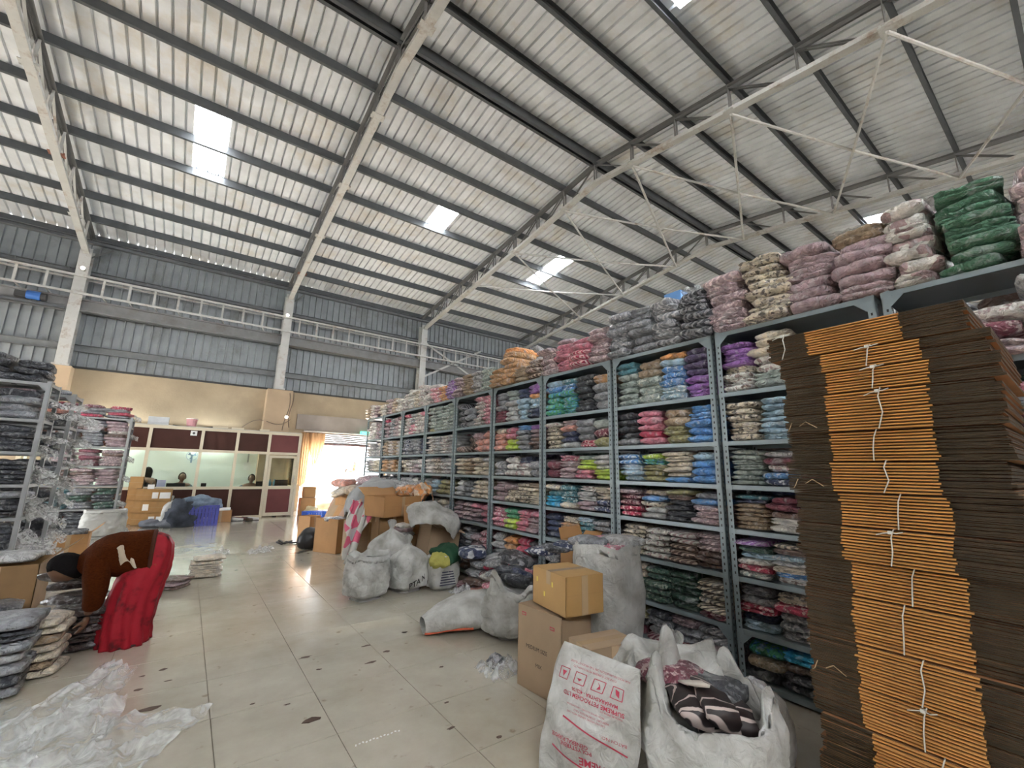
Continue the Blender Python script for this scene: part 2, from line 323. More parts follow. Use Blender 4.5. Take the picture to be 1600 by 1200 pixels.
# ---------------------------------------------------------------- eave wall with cladding, girts, columns, plaster
wall = struct('wall_back', MB().bb((XL, WY, 0), (3.02, WY+.23, 3.82)).bb((5.75, WY, 0), (XR, WY+.23, 3.82)).bb((3.02, WY, 2.55), (5.75, WY+.23, 3.82)), plaster)
def clad(x0, x1, z0, z1, y):
    pr = ribs(x0, x1); n = len(pr); mb = MB(); mb.add([(x, y-z, zz) for zz in (z0, z1) for x, z in pr], [(i, i+1, n+i+1, n+i) for i in range(n-1)]); return mb
x = XL
while x < XR-.01:
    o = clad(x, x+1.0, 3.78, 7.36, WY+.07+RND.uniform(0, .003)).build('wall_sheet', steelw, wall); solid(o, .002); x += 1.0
for z, hh in ((7.3, .12), (6.4, .1), (5.33, .1), (4.33, .17)):
    MB().bb((XL, WY-.11, z-hh/2), (XR, WY+.02, z-hh/2+.006)).bb((XL, WY-.11, z+hh/2-.006), (XR, WY+.02, z+hh/2)).bb((XL, WY-.02, z-hh/2), (XR, WY-.015, z+hh/2)).build('girt', mat('girt paint', (.2, .21, .215), .6, .2), wall)
o = MB()
for k in range(120): o.bb((XL+k*.32, WY-.125, 6.35), (XL+k*.32+.02, WY-.11, 6.46))
o = o.build('girt_cleat', mat('girt paint', (.2, .21, .215)), wall); o['kind'] = 'stuff'
MB().bb((XL, WY-.04, 3.80), (XR, WY+.06, 3.85)).build('flashing', mat('dark flashing', (.04, .04, .04), .7), wall)
for fi, X in enumerate(FX):
    c = MB()
    for y0 in (WY-.42, WY-.12): c.add([(X-.12, y0-.006, 3.8), (X+.12, y0-.006, 3.8), (X+.12, y0+.006, 3.8), (X-.12, y0+.006, 3.8), (X-.12, y0-.006, EZ-.55), (X+.12, y0-.006, EZ-.55), (X+.12, y0+.006, EZ-.55), (X-.12, y0+.006, EZ-.55)], [(0, 1, 5, 4), (1, 2, 6, 5), (2, 3, 7, 6), (3, 0, 4, 7), (4, 5, 6, 7)])
    c.bb((X-.006, WY-.42, 3.8), (X+.006, WY-.12, EZ-.55)).bb((X-.16, WY-.46, 3.78), (X+.16, WY-.06, 3.82))
    c.build('column', truss, wall)
    pc = struct('trim_%d' % (fi+1), MB().bb((X-.3 if fi == 2 else X-.2, WY-.38, 0), (X+.42 if fi == 2 else X+.2, WY, 3.78)), plaster2)
# column braces at the knees
for X in FX[1:5]:
    MB().bar((X+.1, WY-.3, EZ-.75), (X+.45, WY-.1, EZ-.35), .04, .04).build('knee_brace', trussd, wall)
# bracing panel right of the third column
MB().bar((6.9, WY-.3, 4.9), (9.5, WY-.3, 6.4), .07, .07).build('wall_brace', truss, wall)
MB().bar((6.9, WY-.3, 6.3), (11.6, WY-.3, 4.0), .07, .07).build('wall_brace', truss, wall)
# crane runway along the wall
RW = empty('crane_runway', (0, WY-.7, 5.5), 0, 'pale lattice walkway and beam fixed along the cladding between the columns', 'walkway')
def rl(a, b, w_, h_, n='rail', m=truss): o = MB().bar(Vector(a), Vector(b), w_, h_); o = o.build(n, m, RW); o.location = (0, -(WY-.7), -5.5); return o
for z in (6.15, 5.68): rl((XL, WY-.5, z), (XR, WY-.5, z), .05, .05)
rl((XL, WY-.2, 6.15), (XR, WY-.2, 6.15), .04, .04)
k = XL+.3
while k < 14:
    if all(abs(k-X) > .2 for X in FX): rl((k, WY-.5, 5.7), (k, WY-.5, 6.13), .05, .02, 'rung'); rl((k, WY-.49, 5.7), (k+.12, WY-.15, 5.58), .03, .02, 'strut')
    k += .53
o = MB().bb((XL, WY-.36, 5.27), (XR, WY-.2, 5.31)).bb((XL, WY-.29, 5.3), (XR, WY-.27, 5.56)).bb((XL, WY-.36, 5.55), (XR, WY-.2, 5.585)).build('beam', mat('runway beam', (.2, .2, .2), .6, .1, stain=(.12, .1, .09)), RW); o.location = (0, -(WY-.7), -5.5)
HM = empty('hoist_motor', (gy(55, 462, WY-.6)), 0, 'small blue hoist motor hanging at the walkway beyond the wall corner rack', 'motor')
MB().cyl((-.14, 0, 0), (.1, 0, 0), .11, 14).build('motor_body', mat('blue enamel', (.03, .12, .38), .4), HM); MB().cyl((.1, 0, 0), (.2, 0, 0), .09, 12).build('fan_cowl', mat('black iron', (.03, .03, .03), .5), HM)
MB().bb((-.34, -.06, -.08), (-.14, .06, .06)).build('gearbox', mat('black iron', (.03, .03, .03), .5), HM)
MB().bb((-.6, -.03, -.2), (.55, .03, -.14)).bb((-.05, -.02, -.15), (.05, .02, -.1)).build('mounting_bar', purl, HM)
# far gable walls
for nm, X in (('wall_right', XR), ('wall_left', XL-.1)):
    w_ = struct(nm, MB().bb((X, YB, 0), (X+.1, WY, 3.8)) if nm == 'wall_right' else MB().bb((X, YB, 0), (X+.1, 8.2, 3.8)).bb((X, 13.9, 0), (X+.1, WY, 3.8)).bb((X, 8.2, 2.5), (X+.1, 13.9, 3.8)), plaster)  # left wall's opening is added, out of view, to brighten floor and racks
    MB().add([(X+.05, YB, 3.8), (X+.05, WY, 3.8), (X+.05, WY, roofz(WY)), (X+.05, RY, roofz(RY)), (X+.05, YB, roofz(YB))], [(0, 1, 2, 3, 4)]).build('wall_sheet', steelw, w_)
struct('wall_front', MB().bb((XL, YB-.2, 0), (XR, YB, 5.7)), plaster)  # unseen wall, its height set to shape light from the open band above
struct('trim_20', MB().bb((XL, YB, 6.7), (XR, YB+.1, 7.2)), truss)
# conduit wires on the concrete pillar
for k, (a, b) in enumerate((((2.35, 3.7), (2.3, 2.5)), ((2.42, 3.72), (2.45, 2.6)))):
    pts = [(a[0]+(b[0]-a[0])*t+.05*math.sin(t*5+k), WY-.40, a[1]+(b[1]-a[1])*t) for t in [i/10 for i in range(11)]]
    tag(MB().tube(pts, .012, 5).build('wall_cable', mat('cable', (.16, .12, .09), .6)), ['dark cable running straight down the peach concrete pillar', 'dark cable curving down the peach pillar beside the shutter'][k], 'cable')
pts = [(1.2+1.25*t, WY-.40 if t > .5 else WY-.03-.8*t*.9, 2.55+.35*t+.14*math.sin(t*6)) for t in [i/12 for i in range(13)]]
tag(MB().tube(pts, .009, 5).build('wall_cable', mat('cable', (.16, .12, .09), .6)), 'loose wire sagging across the plaster above the office roof', 'cable')
def bulb(p, lab):
    B = empty('bulb_lamp', p, 0, lab, 'lamp'); MB().cyl((0, .1, 0), (0, .02, 0), .03, 10).build('lamp_holder', mat('white plastic', (.75, .74, .7), .4), B)
    r_ = []
    for i in range(7): a = PI*i/6; r_.append([(.05*math.sin(a)*math.cos(2*PI*k/10), -.02-.05*(1-math.cos(a))*.8, .05*math.sin(a)*math.sin(2*PI*k/10)) for k in range(10)])
    m, N, L, b = nt('lit bulb glass'); b.inputs['Base Color'].default_value = (.9, .9, .88, 1); b.inputs['Emission Color'].default_value = (1, .95, .85, 1); b.inputs['Emission Strength'].default_value = 1
    MB().loft(r_).build('bulb', m, B, True)
bulb(gy(449, 493, WY-.55), 'small lit bulb on the steel column above the office')
bulb(gy(130, 420, WY-.55), 'small lit bulb on the tapered steel column above the blue motor')
bulb(gy(447, 652, WY-.5), 'small bare bulb on the peach pillar under the cladding')
# ---------------------------------------------------------------- racks
rackm, N_, L_, b_ = nt('rack grey enamel with punched slots')
tc = N_.new('ShaderNodeTexCoord'); sp = N_.new('ShaderNodeSeparateXYZ'); L_.new(tc.outputs['Object'], sp.inputs[0])
def dots(ax):
    f = N_.new('ShaderNodeMath'); f.operation = 'PINGPONG'; f.inputs[1].default_value = .0225; L_.new(sp.outputs[2], f.inputs[0])
    g = N_.new('ShaderNodeMath'); g.operation = 'LESS_THAN'; g.inputs[1].default_value = .0085; L_.new(f.outputs[0], g.inputs[0])
    a = N_.new('ShaderNodeMath'); a.operation = 'ABSOLUTE'; L_.new(sp.outputs[ax], a.inputs[0])
    s = N_.new('ShaderNodeMath'); s.operation = 'SUBTRACT'; s.inputs[1].default_value = .024; L_.new(a.outputs[0], s.inputs[0])
    a2 = N_.new('ShaderNodeMath'); a2.operation = 'ABSOLUTE'; L_.new(s.outputs[0], a2.inputs[0])
    q = N_.new('ShaderNodeMath'); q.operation = 'LESS_THAN'; q.inputs[1].default_value = .005; L_.new(a2.outputs[0], q.inputs[0])
    m = N_.new('ShaderNodeMath'); m.operation = 'MULTIPLY'; L_.new(g.outputs[0], m.inputs[0]); L_.new(q.outputs[0], m.inputs[1]); return m
d1 = dots(0); d2 = dots(1); mxx = N_.new('ShaderNodeMath'); mxx.operation = 'MAXIMUM'; L_.new(d1.outputs[0], mxx.inputs[0]); L_.new(d2.outputs[0], mxx.inputs[1])
cm = N_.new('ShaderNodeMix'); cm.data_type = 'RGBA'; cm.inputs[6].default_value = (.25, .31, .33, 1); cm.inputs[7].default_value = (.015, .015, .015, 1); L_.new(mxx.outputs[0], cm.inputs[0]); L_.new(cm.outputs[2], b_.inputs['Base Color']); b_.inputs['Roughness'].default_value = .45
shelfm = mat('rack shelf enamel', (.26, .32, .34), .42, .1, .1, 5)
lrackm = mat('rack pale enamel', (.3, .31, .31), .45, .1, .1, 5)
LV = [2.5, 2.02, 1.65, 1.33, 1.02, .70, .36, .05]      # shelf tops
def post_mesh(h, sx, sy, m):
    t = .003; wd = .042
    # origin in the corner of the angle; flanges run along +sx and +sy
    return MB().bb((0, 0, 0), (sx*wd, sy*t, h)).bb((0, 0, 0), (sx*t, sy*wd, h))
def make_rack(x0, y0, wy, dx, label, hgt=2.52, lv=LV, pm=None, sm=None, group=None, cross=False):
    """front face at x0 (faces -X), from y0 to y0+wy, depth dx"""
    pm = pm or rackm; sm = sm or shelfm
    R_ = empty('steel_rack', (x0, y0, 0), 0, label, 'rack', group)
    for (px, sx) in ((0, 1), (dx, -1)):
        for (py, sy) in ((.004, 1), (wy-.004, -1)):
            o = post_mesh(hgt, sx, sy, pm).build('post', pm, R_); o.location = (px, py, 0)
            MB().bb((-.004, -.004, 0), (.05*sx, .05*sy, .006)).build('foot_plate', sm, o)
    for z in lv:
        s = MB(); a, b = .006, wy-.006; lip = .034
        s.bb((.004, a, z-.004), (dx-.004, b, z)).bb((-.003, a+.04, z-lip), (.0005, b-.04, z)).bb((dx-.001, a, z-lip), (dx+.002, b, z)).bb((.004, a+.002, z-lip), (dx-.004, a+.005, z)).bb((.004, b-.005, z-lip), (dx-.004, b-.002, z)).bb((-.003, a+.04, z-lip), (.012, b-.04, z-lip+.003))
        s.bb((-.005, a, z-lip), (-.002, a+.05, z)).bb((-.005, b-.05, z-lip), (-.002, b, z))
        s.build('shelf', sm, R_)
        if z > .3: [MB().add([(-.0045, q_(.05), z-lip-.06), (-.0045, q_(.012), z-lip-.06), (-.0045, q_(.012), z-lip), (-.0045, q_(.11), z-lip)], [(0, 1, 2, 3)]).build('gusset', sm, R_) for q_ in ((lambda v: v), (lambda v: wy-v)) if z in (lv[0], lv[-2])]
    return R_
# ---------------------------------------------------------------- bagged cloth packets
def pack_mb(w_, d, h, nf=2, seed=0, ns=7, lo=False, jag=.004):
    """folded cloth in a clear bag; origin bottom centre, folds show at -X; w_ along Y"""
    pr = []; nfp = (2 if lo else 3) if nf > 1 else (3 if lo else 5)
    for f in range(nf):
        for k in range(nfp+ (1 if f == nf-1 else 0)):
            t = k/nfp; z = (f+t)/nf; x = -d/2-(.016 if nf > 1 else .03)*math.sin(PI*t)+(.022 if (t == 0 and f) else 0)+(.03 if z in (0, 1) else 0); pr.append((x, z))
    bk = [(-d*.1, 1.03), (d*.42, .97), (d/2, .8), (d/2, .2), (d*.42, 0), (0, 0)] if not lo else [(0, 1.03), (d/2, .85), (d/2, .1)]
    pr += bk; rings = []
    for j in range(ns+1):
        t = -1+2*j/ns; e = abs(t)**5; ring = []
        for i, (x, z) in enumerate(pr):
            zz = z*h*(1-.42*e)+h*.21*e*(1 if z > .02 else .6)
            zz += nz3(x*9+seed*3.1, t*1.7, z*2+seed, 1)*h*.22*(1 if z > .5 else .15)
            xx = x*(1-.09*e)+nz3(t*2.3+seed*5, z*3, seed*1.3)*.014*(1 if x < 0 else .4)+RJP.uniform(-jag, jag)
            yy = t*w_/2+nz3(z*3, seed*2.2, x*4)*.01
            ring.append((xx, yy, max(.001, zz)))
        rings.append(ring)
    return MB().loft(rings, 0, True)
RJP = random.Random(3)
PKV = {}
def pack_mesh(w_, d, h, kind='A'):
    key = (round(w_, 2), round(d, 2), round(h, 3), kind)
    if key not in PKV:
        PKV[key] = [pack_mb(w_, d, h, (1, 2, 1, 1)[i], i*1.7+h*31, 8 if kind == 'A' else 7).mesh('packet', pack_mat('G', '.'), False) for i in range(4)]
        for me in PKV[key]:
            me.polygons.foreach_set('use_smooth', [True]*len(me.polygons))
    return RJP.choice(PKV[key])
MASS = {'v': [], 'f': [], 'm': []}; MASSM = []
def mass_add(mb, M, code, pat):
    k = pack_mat(code, pat)
    if k not in MASSM: MASSM.append(k)
    o = len(MASS['v']); MASS['v'] += [tuple(M @ Vector(v)) for v in mb.v]; MASS['f'] += [tuple(i+o for i in f) for f in mb.f]; MASS['m'] += [MASSM.index(k)]*len(mb.f)
def packet(name, me, M, code, pat, label, cat='packet', group=None):
    o = link(name, me, None, M); o.material_slots[0].link = 'OBJECT'; o.material_slots[0].material = pack_mat(code, pat)
    return tag(o, label, cat, group)
PATW = {'.': '', '*': 'printed ', '=': 'striped ', '#': 'patchwork '}
def parse(spec):
    """'P.5,T.2' -> bottom-up list of (code, pattern)"""
    out = []
    for t in spec.split(','):
        t = t.strip()
        if not t: continue
        out += [(t[0], t[1])]*int(t[2:])
    return out
def stack(x, y, z, wy, dx, hmax, items, where, single=True, rot=0, names=('cloth_packet', 'patterned_packet'), tilt=0, group=None, hfix=None, jit=1.0, cat='packet'):
    n = len(items)
    if not n: return
    hh = hfix or min(hmax/n, .085); pitch = hh
    z0 = z; yy = y
    for k, (c, p) in enumerate(items):
        hq = round(pitch*1.0, 3)
        M = Matrix.Translation((x+RJP.uniform(-.028, .022)*jit, yy+RJP.uniform(-.014, .014)*jit, z0)) @ Matrix.Rotation(rot+RJP.uniform(-.13, .13)*jit, 4, 'Z') @ Matrix.Rotation(tilt+RJP.uniform(-.04, .04)*jit, 4, 'X') @ Matrix.Diagonal((RJP.uniform(.88, 1.02), RJP.uniform(.9, 1.04), 1.12, 1))
        if single:
            wq = round(wy, 2); me = pack_mesh(wq, dx, round(hq/.01)*.01 if False else hq)
            nm = names[0] if p == '.' else names[1]  # one kind of wrapped cloth packet; names only part plain from patterned
            lab = f"{PAL[c][0]} {PATW[p]}packet, {ORD[k] if k < 12 else 'upper'} in {where}"
            packet(nm, me, M, c, p, lab, cat, group)
        else:
            mass_add(pack_mb(wy, dx, hq, 1, RJP.uniform(0, 50), 4, True), M, c, p)
        z0 += pitch
XF = 3.25; BW = 1.045; DX = .46
PYR = [.68+BW*i for i in range(-1, 11)]     # post positions
BAYN = ['rack end above the carton bundles', 'rack beside the carton bundles', 'second rack from the bundles', 'third rack from the bundles', 'fourth rack from the bundles', 'fifth rack from the bundles', 'sixth rack from the bundles', 'seventh rack from the bundles', 'eighth rack from the bundles', 'ninth rack from the bundles']
RL = ['grey slotted steel rack mostly hidden behind the tied carton bundles', 'grey slotted steel rack beside the tied carton bundles, purple packets up top', 'second grey steel rack from the carton bundles, crimson and blue packets', 'third grey steel rack from the carton bundles, green and charcoal packets on top shelf', 'fourth grey steel rack from the carton bundles, white and pink boxes on one shelf', 'fifth grey steel rack from the carton bundles, half empty upper shelf', 'sixth grey steel rack from the bundles, packed with sage packets', 'seventh grey steel rack from the bundles, behind the torn brown carton', 'eighth grey steel rack from the bundles, towards the bright shutter door', 'last grey steel rack of the row beside the bright shutter door']
for i in range(10): make_rack(XF, PYR[i]+.01, BW-.02, DX, RL[i], group='row of grey racks')
# stock of the near racks; per rack: eight shelves (top first), stacks listed from the far post to the near post
STOCK = {
 1: ['W*3,C*1,V.4|s.2,w*2,C.3|n=2', 'C*6|b.7|C*4,w*2', 's.6,s*1|N*1,B*1,w*1,M.1,L.1|M.3,w*2', 'k.6,N.1,t*1|w.2,n.1,M.2|w*3,m.2', 's=1,R*1,w.1,b.1,q.1,V=1|W*1,B*1,C.1,L*1,b*1,n.1,C=1|m.4', 'b.1,N.1,R*1,G.2|G*3,R*1,C*1|G.2,R*2', 'K.1,k*1,g*1|K*2,n.1,Y.1|n.2,G.2'],
 2: ['s.5,t.2|s*3,k.2|b*2,B*3,b.1,O.1|V.3,D.4', 'G.1,K.4|P.1,R.1,P.3|o.2,k.2|B.5', 'b*3,B=2|o.3,g*1,l*1|B.1,C.5|B.3,b.1', 'R*2,M*2,m*1|L.2,C*1,B.1,k*1|K.4,n.1,o.1|m*3,B.1,G.1', 'C*6|w*5|n=3,w=2|n.3,m=3', 'q*3,C*2|q*5|q.5|M*1,C=5', 'M.1,K*1,o*1|M=1,G*2,K.1|R*1,G.2,m*1|m*2,G=2'],
 3: ['g*3,g=1,B*1,b.1|g=4,B*1,t*1|K.6|G.3,T.1', 'C*5,w*1|L.1,N.2,S.1,m.1|R=1,G.3|o.1,M*1,s.1', 'M.2|m.3,P*1|P.2,l.2,s.1|l.2,L.3', 'Y.2,t.1,C*1|C.1,t*3|m.2,L.2,W*1|N*2,C.2', 'N.4|K.1,T.2,C*1|t*5,b*1|G*5', 's.1,G*2|k*1,M*2|P.2,m.1|G.2', 'q.2|m.2|G*2|w*1'],
 4: ['M.2,G.3|L.4,s.2|b.4,N.2|N.2,b*2,O.1,V.2', 'S.3,C.1|l.2,P.2|G.4,B.1|n.3,m.2,V.1', 'G=2|w#3|w#2,N.1|G*2', 'm.4|C*2,m.1|C*5|C.4,k.1', 'P*4|l.2,g.2|P.4|m.3,P.1', 'L.3|T.2,O.1|R.3|K.3', 'm*2|R=3|G*2|C.2'],
 5: ['K=4|G.3|w*6,P*1|P*7', 'n=1||S.2,m.1|S.3', 'C.4|k.4|C.4|C.3,L.1', 'L.2,W.1|G.3|C.4|C.4', 'm.4|m=4|m.3,P.1|P.3', 'K.2|G.3|m.2|P=3', 'K.2|n.2|G.2|m.1'],
 6: ['o*1,s*6|s.7|s*7|s.7', 'w*7|L*6|w*6|L.6', 'w.4|C*4|w*3,L.1|L.4', 'L.3|b*3|o.3|o.3', 'w.2|w.3|C.3|L.2', 'G.2|m.3|k.3|G.2', 'n.2|K.2|m.2|G.2'],
 7: ['w*5,R*1|P*3,L*3|w*6|w*4,P.1', 'N=4|G.5|G*4|N.4', 'C*3|w*4|m.2,w.1|w*3', 'L*3|L.3|w.3|G*2', 'w*3|m.3|G.2|G.3', 'm.2|k.2|G.2|L.2', 'G.2|G.2|G.2|m.2'],
 8: ['m.4,R.1|G*5|m*5|w.4,M*1', 'k.4|w*5|k.5|L.4', 'T.3|k*4|T.3|k.3', 'w.2|G.3|L.2|m.2', 'w.3|P*3|G.2|w.2', 'm.2|G.2|L.2|k.2', 'G.2|G.2|G.2|m.2'],
 9: ['w*4|w.5|m*4|G*4', 'w*5|L.4|L*4|w.4', 'L*4|w*4|C.4|C.3', 'w.3|G.3|L.2|m.2', 'w.3|P*3|G.2|w.2', 'm.2|G.2|L.2|k.2', 'G.2|G.2|G.2|m.2']}
for bay, rows in STOCK.items():
    y0 = PYR[bay]+.04; y1 = PYR[bay+1]-.04; wid = y1-y0
    for li, row in enumerate(rows):
        z = LV[li+1]+.001; hm = LV[li]-LV[li+1]-.05
        sts = row.split('|'); n = len(sts) if bay > 1 else 4; ws = wid/n
        for si, sp_ in enumerate(sts):
            it = parse(sp_)
            if not it: continue
            y = y1-ws*(si+.5); tilt = 0
            if li in (1,) and bay == 5: tilt = .0
            full = hm*(.93 if len(it) > 3 else .5+.12*len(it)); ph = min(full/len(it), .088)
            ph = round(ph/.006)*.006
            single = bay <= 4 and not (bay == 4 and li >= 5)
            where = f"{ORT[si]} stack of {ORT[li]} shelf, {BAYN[bay]}"
            stack(XF+.03+DX*.43, y, z, ws-.012, .40, ph*len(it), it, where, single, hfix=ph, group=None)
            if bay > 1 and RJP.random() < .5 and ph*len(it) < hm*.7: # back row rises behind short stacks
                k = RJP.choice(it); mass_add(pack_mb(ws, .2, hm*.8, 3, 1, 4, True), Matrix.Translation((XF+.36, y, z)), k[0], k[1])
# stock added behind the row blocks light and closes the view between stacks
for bay in range(0, 10):
    for li in range(1, 8):
        z = LV[li]; hm = LV[li-1]-LV[li]+.02
        for s in range(3):
            c = RJP.choice('KGnDMqNG'); y = PYR[bay]+BW*(s+.5)/3
            mass_add(pack_mb(BW/3-.01, .18, hm*1.05, 4, s, 3, True), Matrix.Translation((XF+DX+.14, y, z)), c, '.')
# bundles on top of the racks
TOPS = [  # rack, stacks from far post to near post, items bottom-up
 (0, 'w#7|e.8|m=6|k.6'), (1, 'm*5,m=1|C*8|m.6|m.5,k.1'), (2, 'G*6|G.6|G=6|K=6'), (3, 'm=5|P.5,m.1|R=3,P.2|m*6'),
 (4, 'T.4|T.6,O.1|k.3|n=4'), (5, 'm*5|k.5|L*5|s*5'), (6, 'w*5|P=4,w.1|O=4|V=5'), (7, 'w*5|w.6|C*5|w*6'), (8, 'w*4|m*5|k=5|w.4'), (9, 'k.4|w*5|m.4|C.4')]
for bay, sp_ in TOPS:
    sts = sp_.split('|'); ws = BW/len(sts); top_y = PYR[bay+1]
    if bay == 1: ws = .286
    if bay == 0: top_y = .575
    for si, q in enumerate(sts):
        it = parse(q); y = top_y-ws*(si+.5)
        if bay == 0: y = (.475, .235, -.03, -.29)[si]; ws = (.2, .26, .26, .26)[si]
        tot = {0: .48, 1: .46, 2: .43, 3: .36}.get(bay, .36)*(len(it)/6 if len(it) < 6 else 1)
        if bay == 4 and si == 1: tot = .5
        ph = round(tot/len(it)/.005)*.005
        stack(XF+.17, y, LV[0]+.001, ws-.006, .42, tot, it, f"{ORT[si]} stack atop the {BAYN[bay]}", bay <= 7, names=('rack_top_packet', 'rack_top_packet'), hfix=ph, jit=1.5)  # same wrapped cloth packets, stacked on the rack tops
# loose plastic lip over the mauve stack, pale sack and blue box on the tops
fw_ = film_mat('clear packing film', alpha=.55)
for k, (y, c) in enumerate(((.73, 2.955), (.36, 2.975), (1.9, 2.93), (3.95, 2.87))):
    rr = random.Random(k)
    tag(MB().grid(lambda u, v: (XF-.02+.25*v, y+(u-.5)*(.24 if k == 0 else .14)+rr.uniform(-.012, .012), c+(.02 if k == 1 else .04)*math.sin(u*9+k)*math.sin(v*5)+rr.uniform(-.01, .012)+(.02 if v < .3 else 0)), 9, 5).build('packing_film', fw_, None, True),
        ['crumpled clear film over the mauve bundles above the carton bundles', 'crumpled clear film over the patchwork bundles on the end rack', 'crumpled clear film lying over the grey bundles on the second rack', 'crumpled clear film over the bundles between third and fourth racks'][k], 'film')
tag(MB().box((0, 0, .05), (.12, .17, .1)).build('blue_carton', mat('blue print box', (.15, .35, .7), .5), None, False, (XF+.2, 2.15, 2.945)), 'small blue and white box on top of the grey bundles', 'box')
m_ = MB(); rg = []
for i in range(8):
    t = i/7; r_ = .15*math.sin(PI*min(.96, t*.8+.16))**.6; rg.append([(r_*1.0*math.cos(a)+.01*math.sin(a*5+i), r_*.9*math.sin(a), t*.3+.01*math.sin(a*3+i)) for a in [2*PI*k/14 for k in range(14)]])
o = m_.loft(rg).build('cloth_bundle', mat('raw grey cotton', (.36, .34, .32), .9, 0, .1, 10, .4, 60), None, True, (XF+.16, 4.02, 2.505)); tag(o, 'round grey cloth bundle between the pink and tan stacks on the racks', 'bundle')
# rack end above the cartons: jumbled pink and grey packets under the top shelf
for k, (dy, dz, ry, c, p, lb) in enumerate(((.35, 2.03, .1, 'm', '=', 'mauve striped packet lying under the top shelf behind the carton bundles'), (.36, 2.12, .05, 'M', '*', 'maroon printed packet lying over the mauve one behind the carton bundles'), (.0, 2.05, .8, 'L', '*', 'pale grey printed packet leaning steeply beside the maroon packets'), (-.2, 2.05, .2, 'M', '*', 'maroon printed packet at the rack end above the bundles'), (-.22, 2.14, .15, 'P', '*', 'pink printed packet topmost at the rack end'), (.1, 2.18, .1, 'w', '*', 'off-white printed packet flat just under the top shelf'))):
    packet('patterned_packet', pack_mesh(.42 if k != 2 else .44, .4, .09), Matrix.Translation((XF+.14, dy, dz+(.16 if k == 2 else 0))) @ Matrix.Rotation(ry, 4, 'X'), c, p, lb)
for k in range(6):
    packet('cloth_packet', pack_mesh(.42, .4, .075), Matrix.Translation((XF+.17, .35-.5*(k % 2), 1.66+.075*(k//2))), 'MmGkPn'[k], '.', f"{PAL['MmGkPn'[k]][0]} packet on second shelf of the rack end, {ORD[k//2]} one" + (' by the post' if k % 2 == 0 else ' beyond the post'))

# (the mass itself is linked at the very end)

# ---------------------------------------------------------------- racks at the wall side of the hall
LZ = [2.28, 1.86, 1.5, 1.15, .8, .45, .08]
def left_rack(x1, y0, wx, dy, label, lv=LZ, h=2.3):
    """front faces -Y at y0; runs in -X from x1"""
    R_ = make_rack(0, 0, wx, dy, label, h, lv, lrackm, lrackm)
    R_.location = (x1, y0, 0); R_.rotation_euler[2] = PI/2        # local +Y -> world -X, local +X -> +Y
    for z in lv[:-1]:
        o = MB().bb((0, .002, z-.20), (.46 if dy > .4 else dy, .006, z-.17)).build('end_brace', lrackm, R_)
    return R_
left_rack(-1.36, 7.05, 1.2, .46, 'pale slotted rack end nearest the bending woman, charcoal bundles on top')
left_rack(-1.32, 8.15, 1.3, .5, 'pale slotted rack end behind the first one, pink bag on its upper shelf')
left_rack(-1.03, 12.0, 1.15, .5, 'pale rack by the office cartons, red and grey packets on top', [2.3, 1.72, 1.33, .95, .5, .08], 2.34)
LS = {0: (-1.36, 7.05, LZ, ['G.3,K.1|k*1,n.1,k*1|K.4,G*1', 'K.4|K.3,L.1|q.4', 'K.5|K.2,n.1|K.4', 'K.3,G.1|G.2,K.2|K.4', 'K.3|w.1,G.2|K.4', 'G.2,L.1|K.2|G.3']),
      1: (-1.32, 8.15, LZ, ['K.2,S.1,R.1|L.3|K.3', 'K.4|L.1,G.2|K.4', 'G.3,K.1|K.3|K.3', 'K.4|K.3|G.4', 'K.3|K.3|K.3', 'K.2,G.1|K.2|G.2'])}
for r_, (x1, y0, lz, rows) in LS.items():
    for li, row in enumerate(rows):
        sts = row.split('|'); ws = 1.1/len(sts)
        for si, q in enumerate(sts):
            it = parse(q); hm = lz[li]-lz[li+1]-.06; ph = round(min(hm*.9/len(it), .09)/.005)*.005
            stack(x1-.06-ws*(si+.5), y0+.24, lz[li+1]+.001, ws-.01, .42, hm, it, f"{ORT[si]} stack, {ORT[li]} shelf of the " + ('rack nearest the bending woman' if r_ == 0 else 'middle rack behind her'), True, rot=PI/2, names=('garment_bag', 'garment_bag'), hfix=ph, cat='bag', jit=2)
# corner rack by the office
CZ = [2.3, 1.72, 1.33, .95, .5, .08]
for li, row in enumerate(['m.3,n.1,w*1|G.5,m.1|L.2,G.3,m.1', 'm=3,n.1|M.3,m.1|m.4', 'm.4|m*3,n.1|n.4', 'q.2,K.2|G*2,q.2|t.4', 'q.4|K.4|K.4']):
    for si, q in enumerate(row.split('|')):
        it = [x for x in parse(q)]; hm = CZ[li]-CZ[li+1]-.05; it = (it+it)[:max(4, int(hm/.062))]
        ph = round(hm*.95/len(it)/.005)*.005
        stack(-1.09-.35*(si+.5), 12.25, CZ[li+1]+.001, .34, .42, hm, it, f"{ORT[si]} stack, {ORT[li]} shelf of the rack by the office", True, rot=PI/2, names=('folded_garment', 'folded_garment'), hfix=ph, cat='garment', jit=1.6)
for si, q in enumerate(['G.1,R.1,G.1,R*1', 'R.1,G.2,M*1', 'G.1,R.1,M.2']):
    stack(-1.1-.36*(si+.5), 12.25, 2.301, .35, .42, .3, parse(q), f"{ORT[si]} stack on top of the rack by the office", True, rot=PI/2, names=('folded_garment', 'folded_garment'), hfix=.062, cat='garment', jit=2)
for si, q in enumerate(['K.3', 'K.4', 'K.5', 'K*5']):
    stack(-1.42-.3*(si+.5), 7.25, 2.281, .3, .42, .4, parse(q), f"{ORT[si]} stack on top of the rack nearest the bending woman", True, rot=PI/2, names=('garment_bag', 'garment_bag'), hfix=.075, cat='bag', jit=2.4)
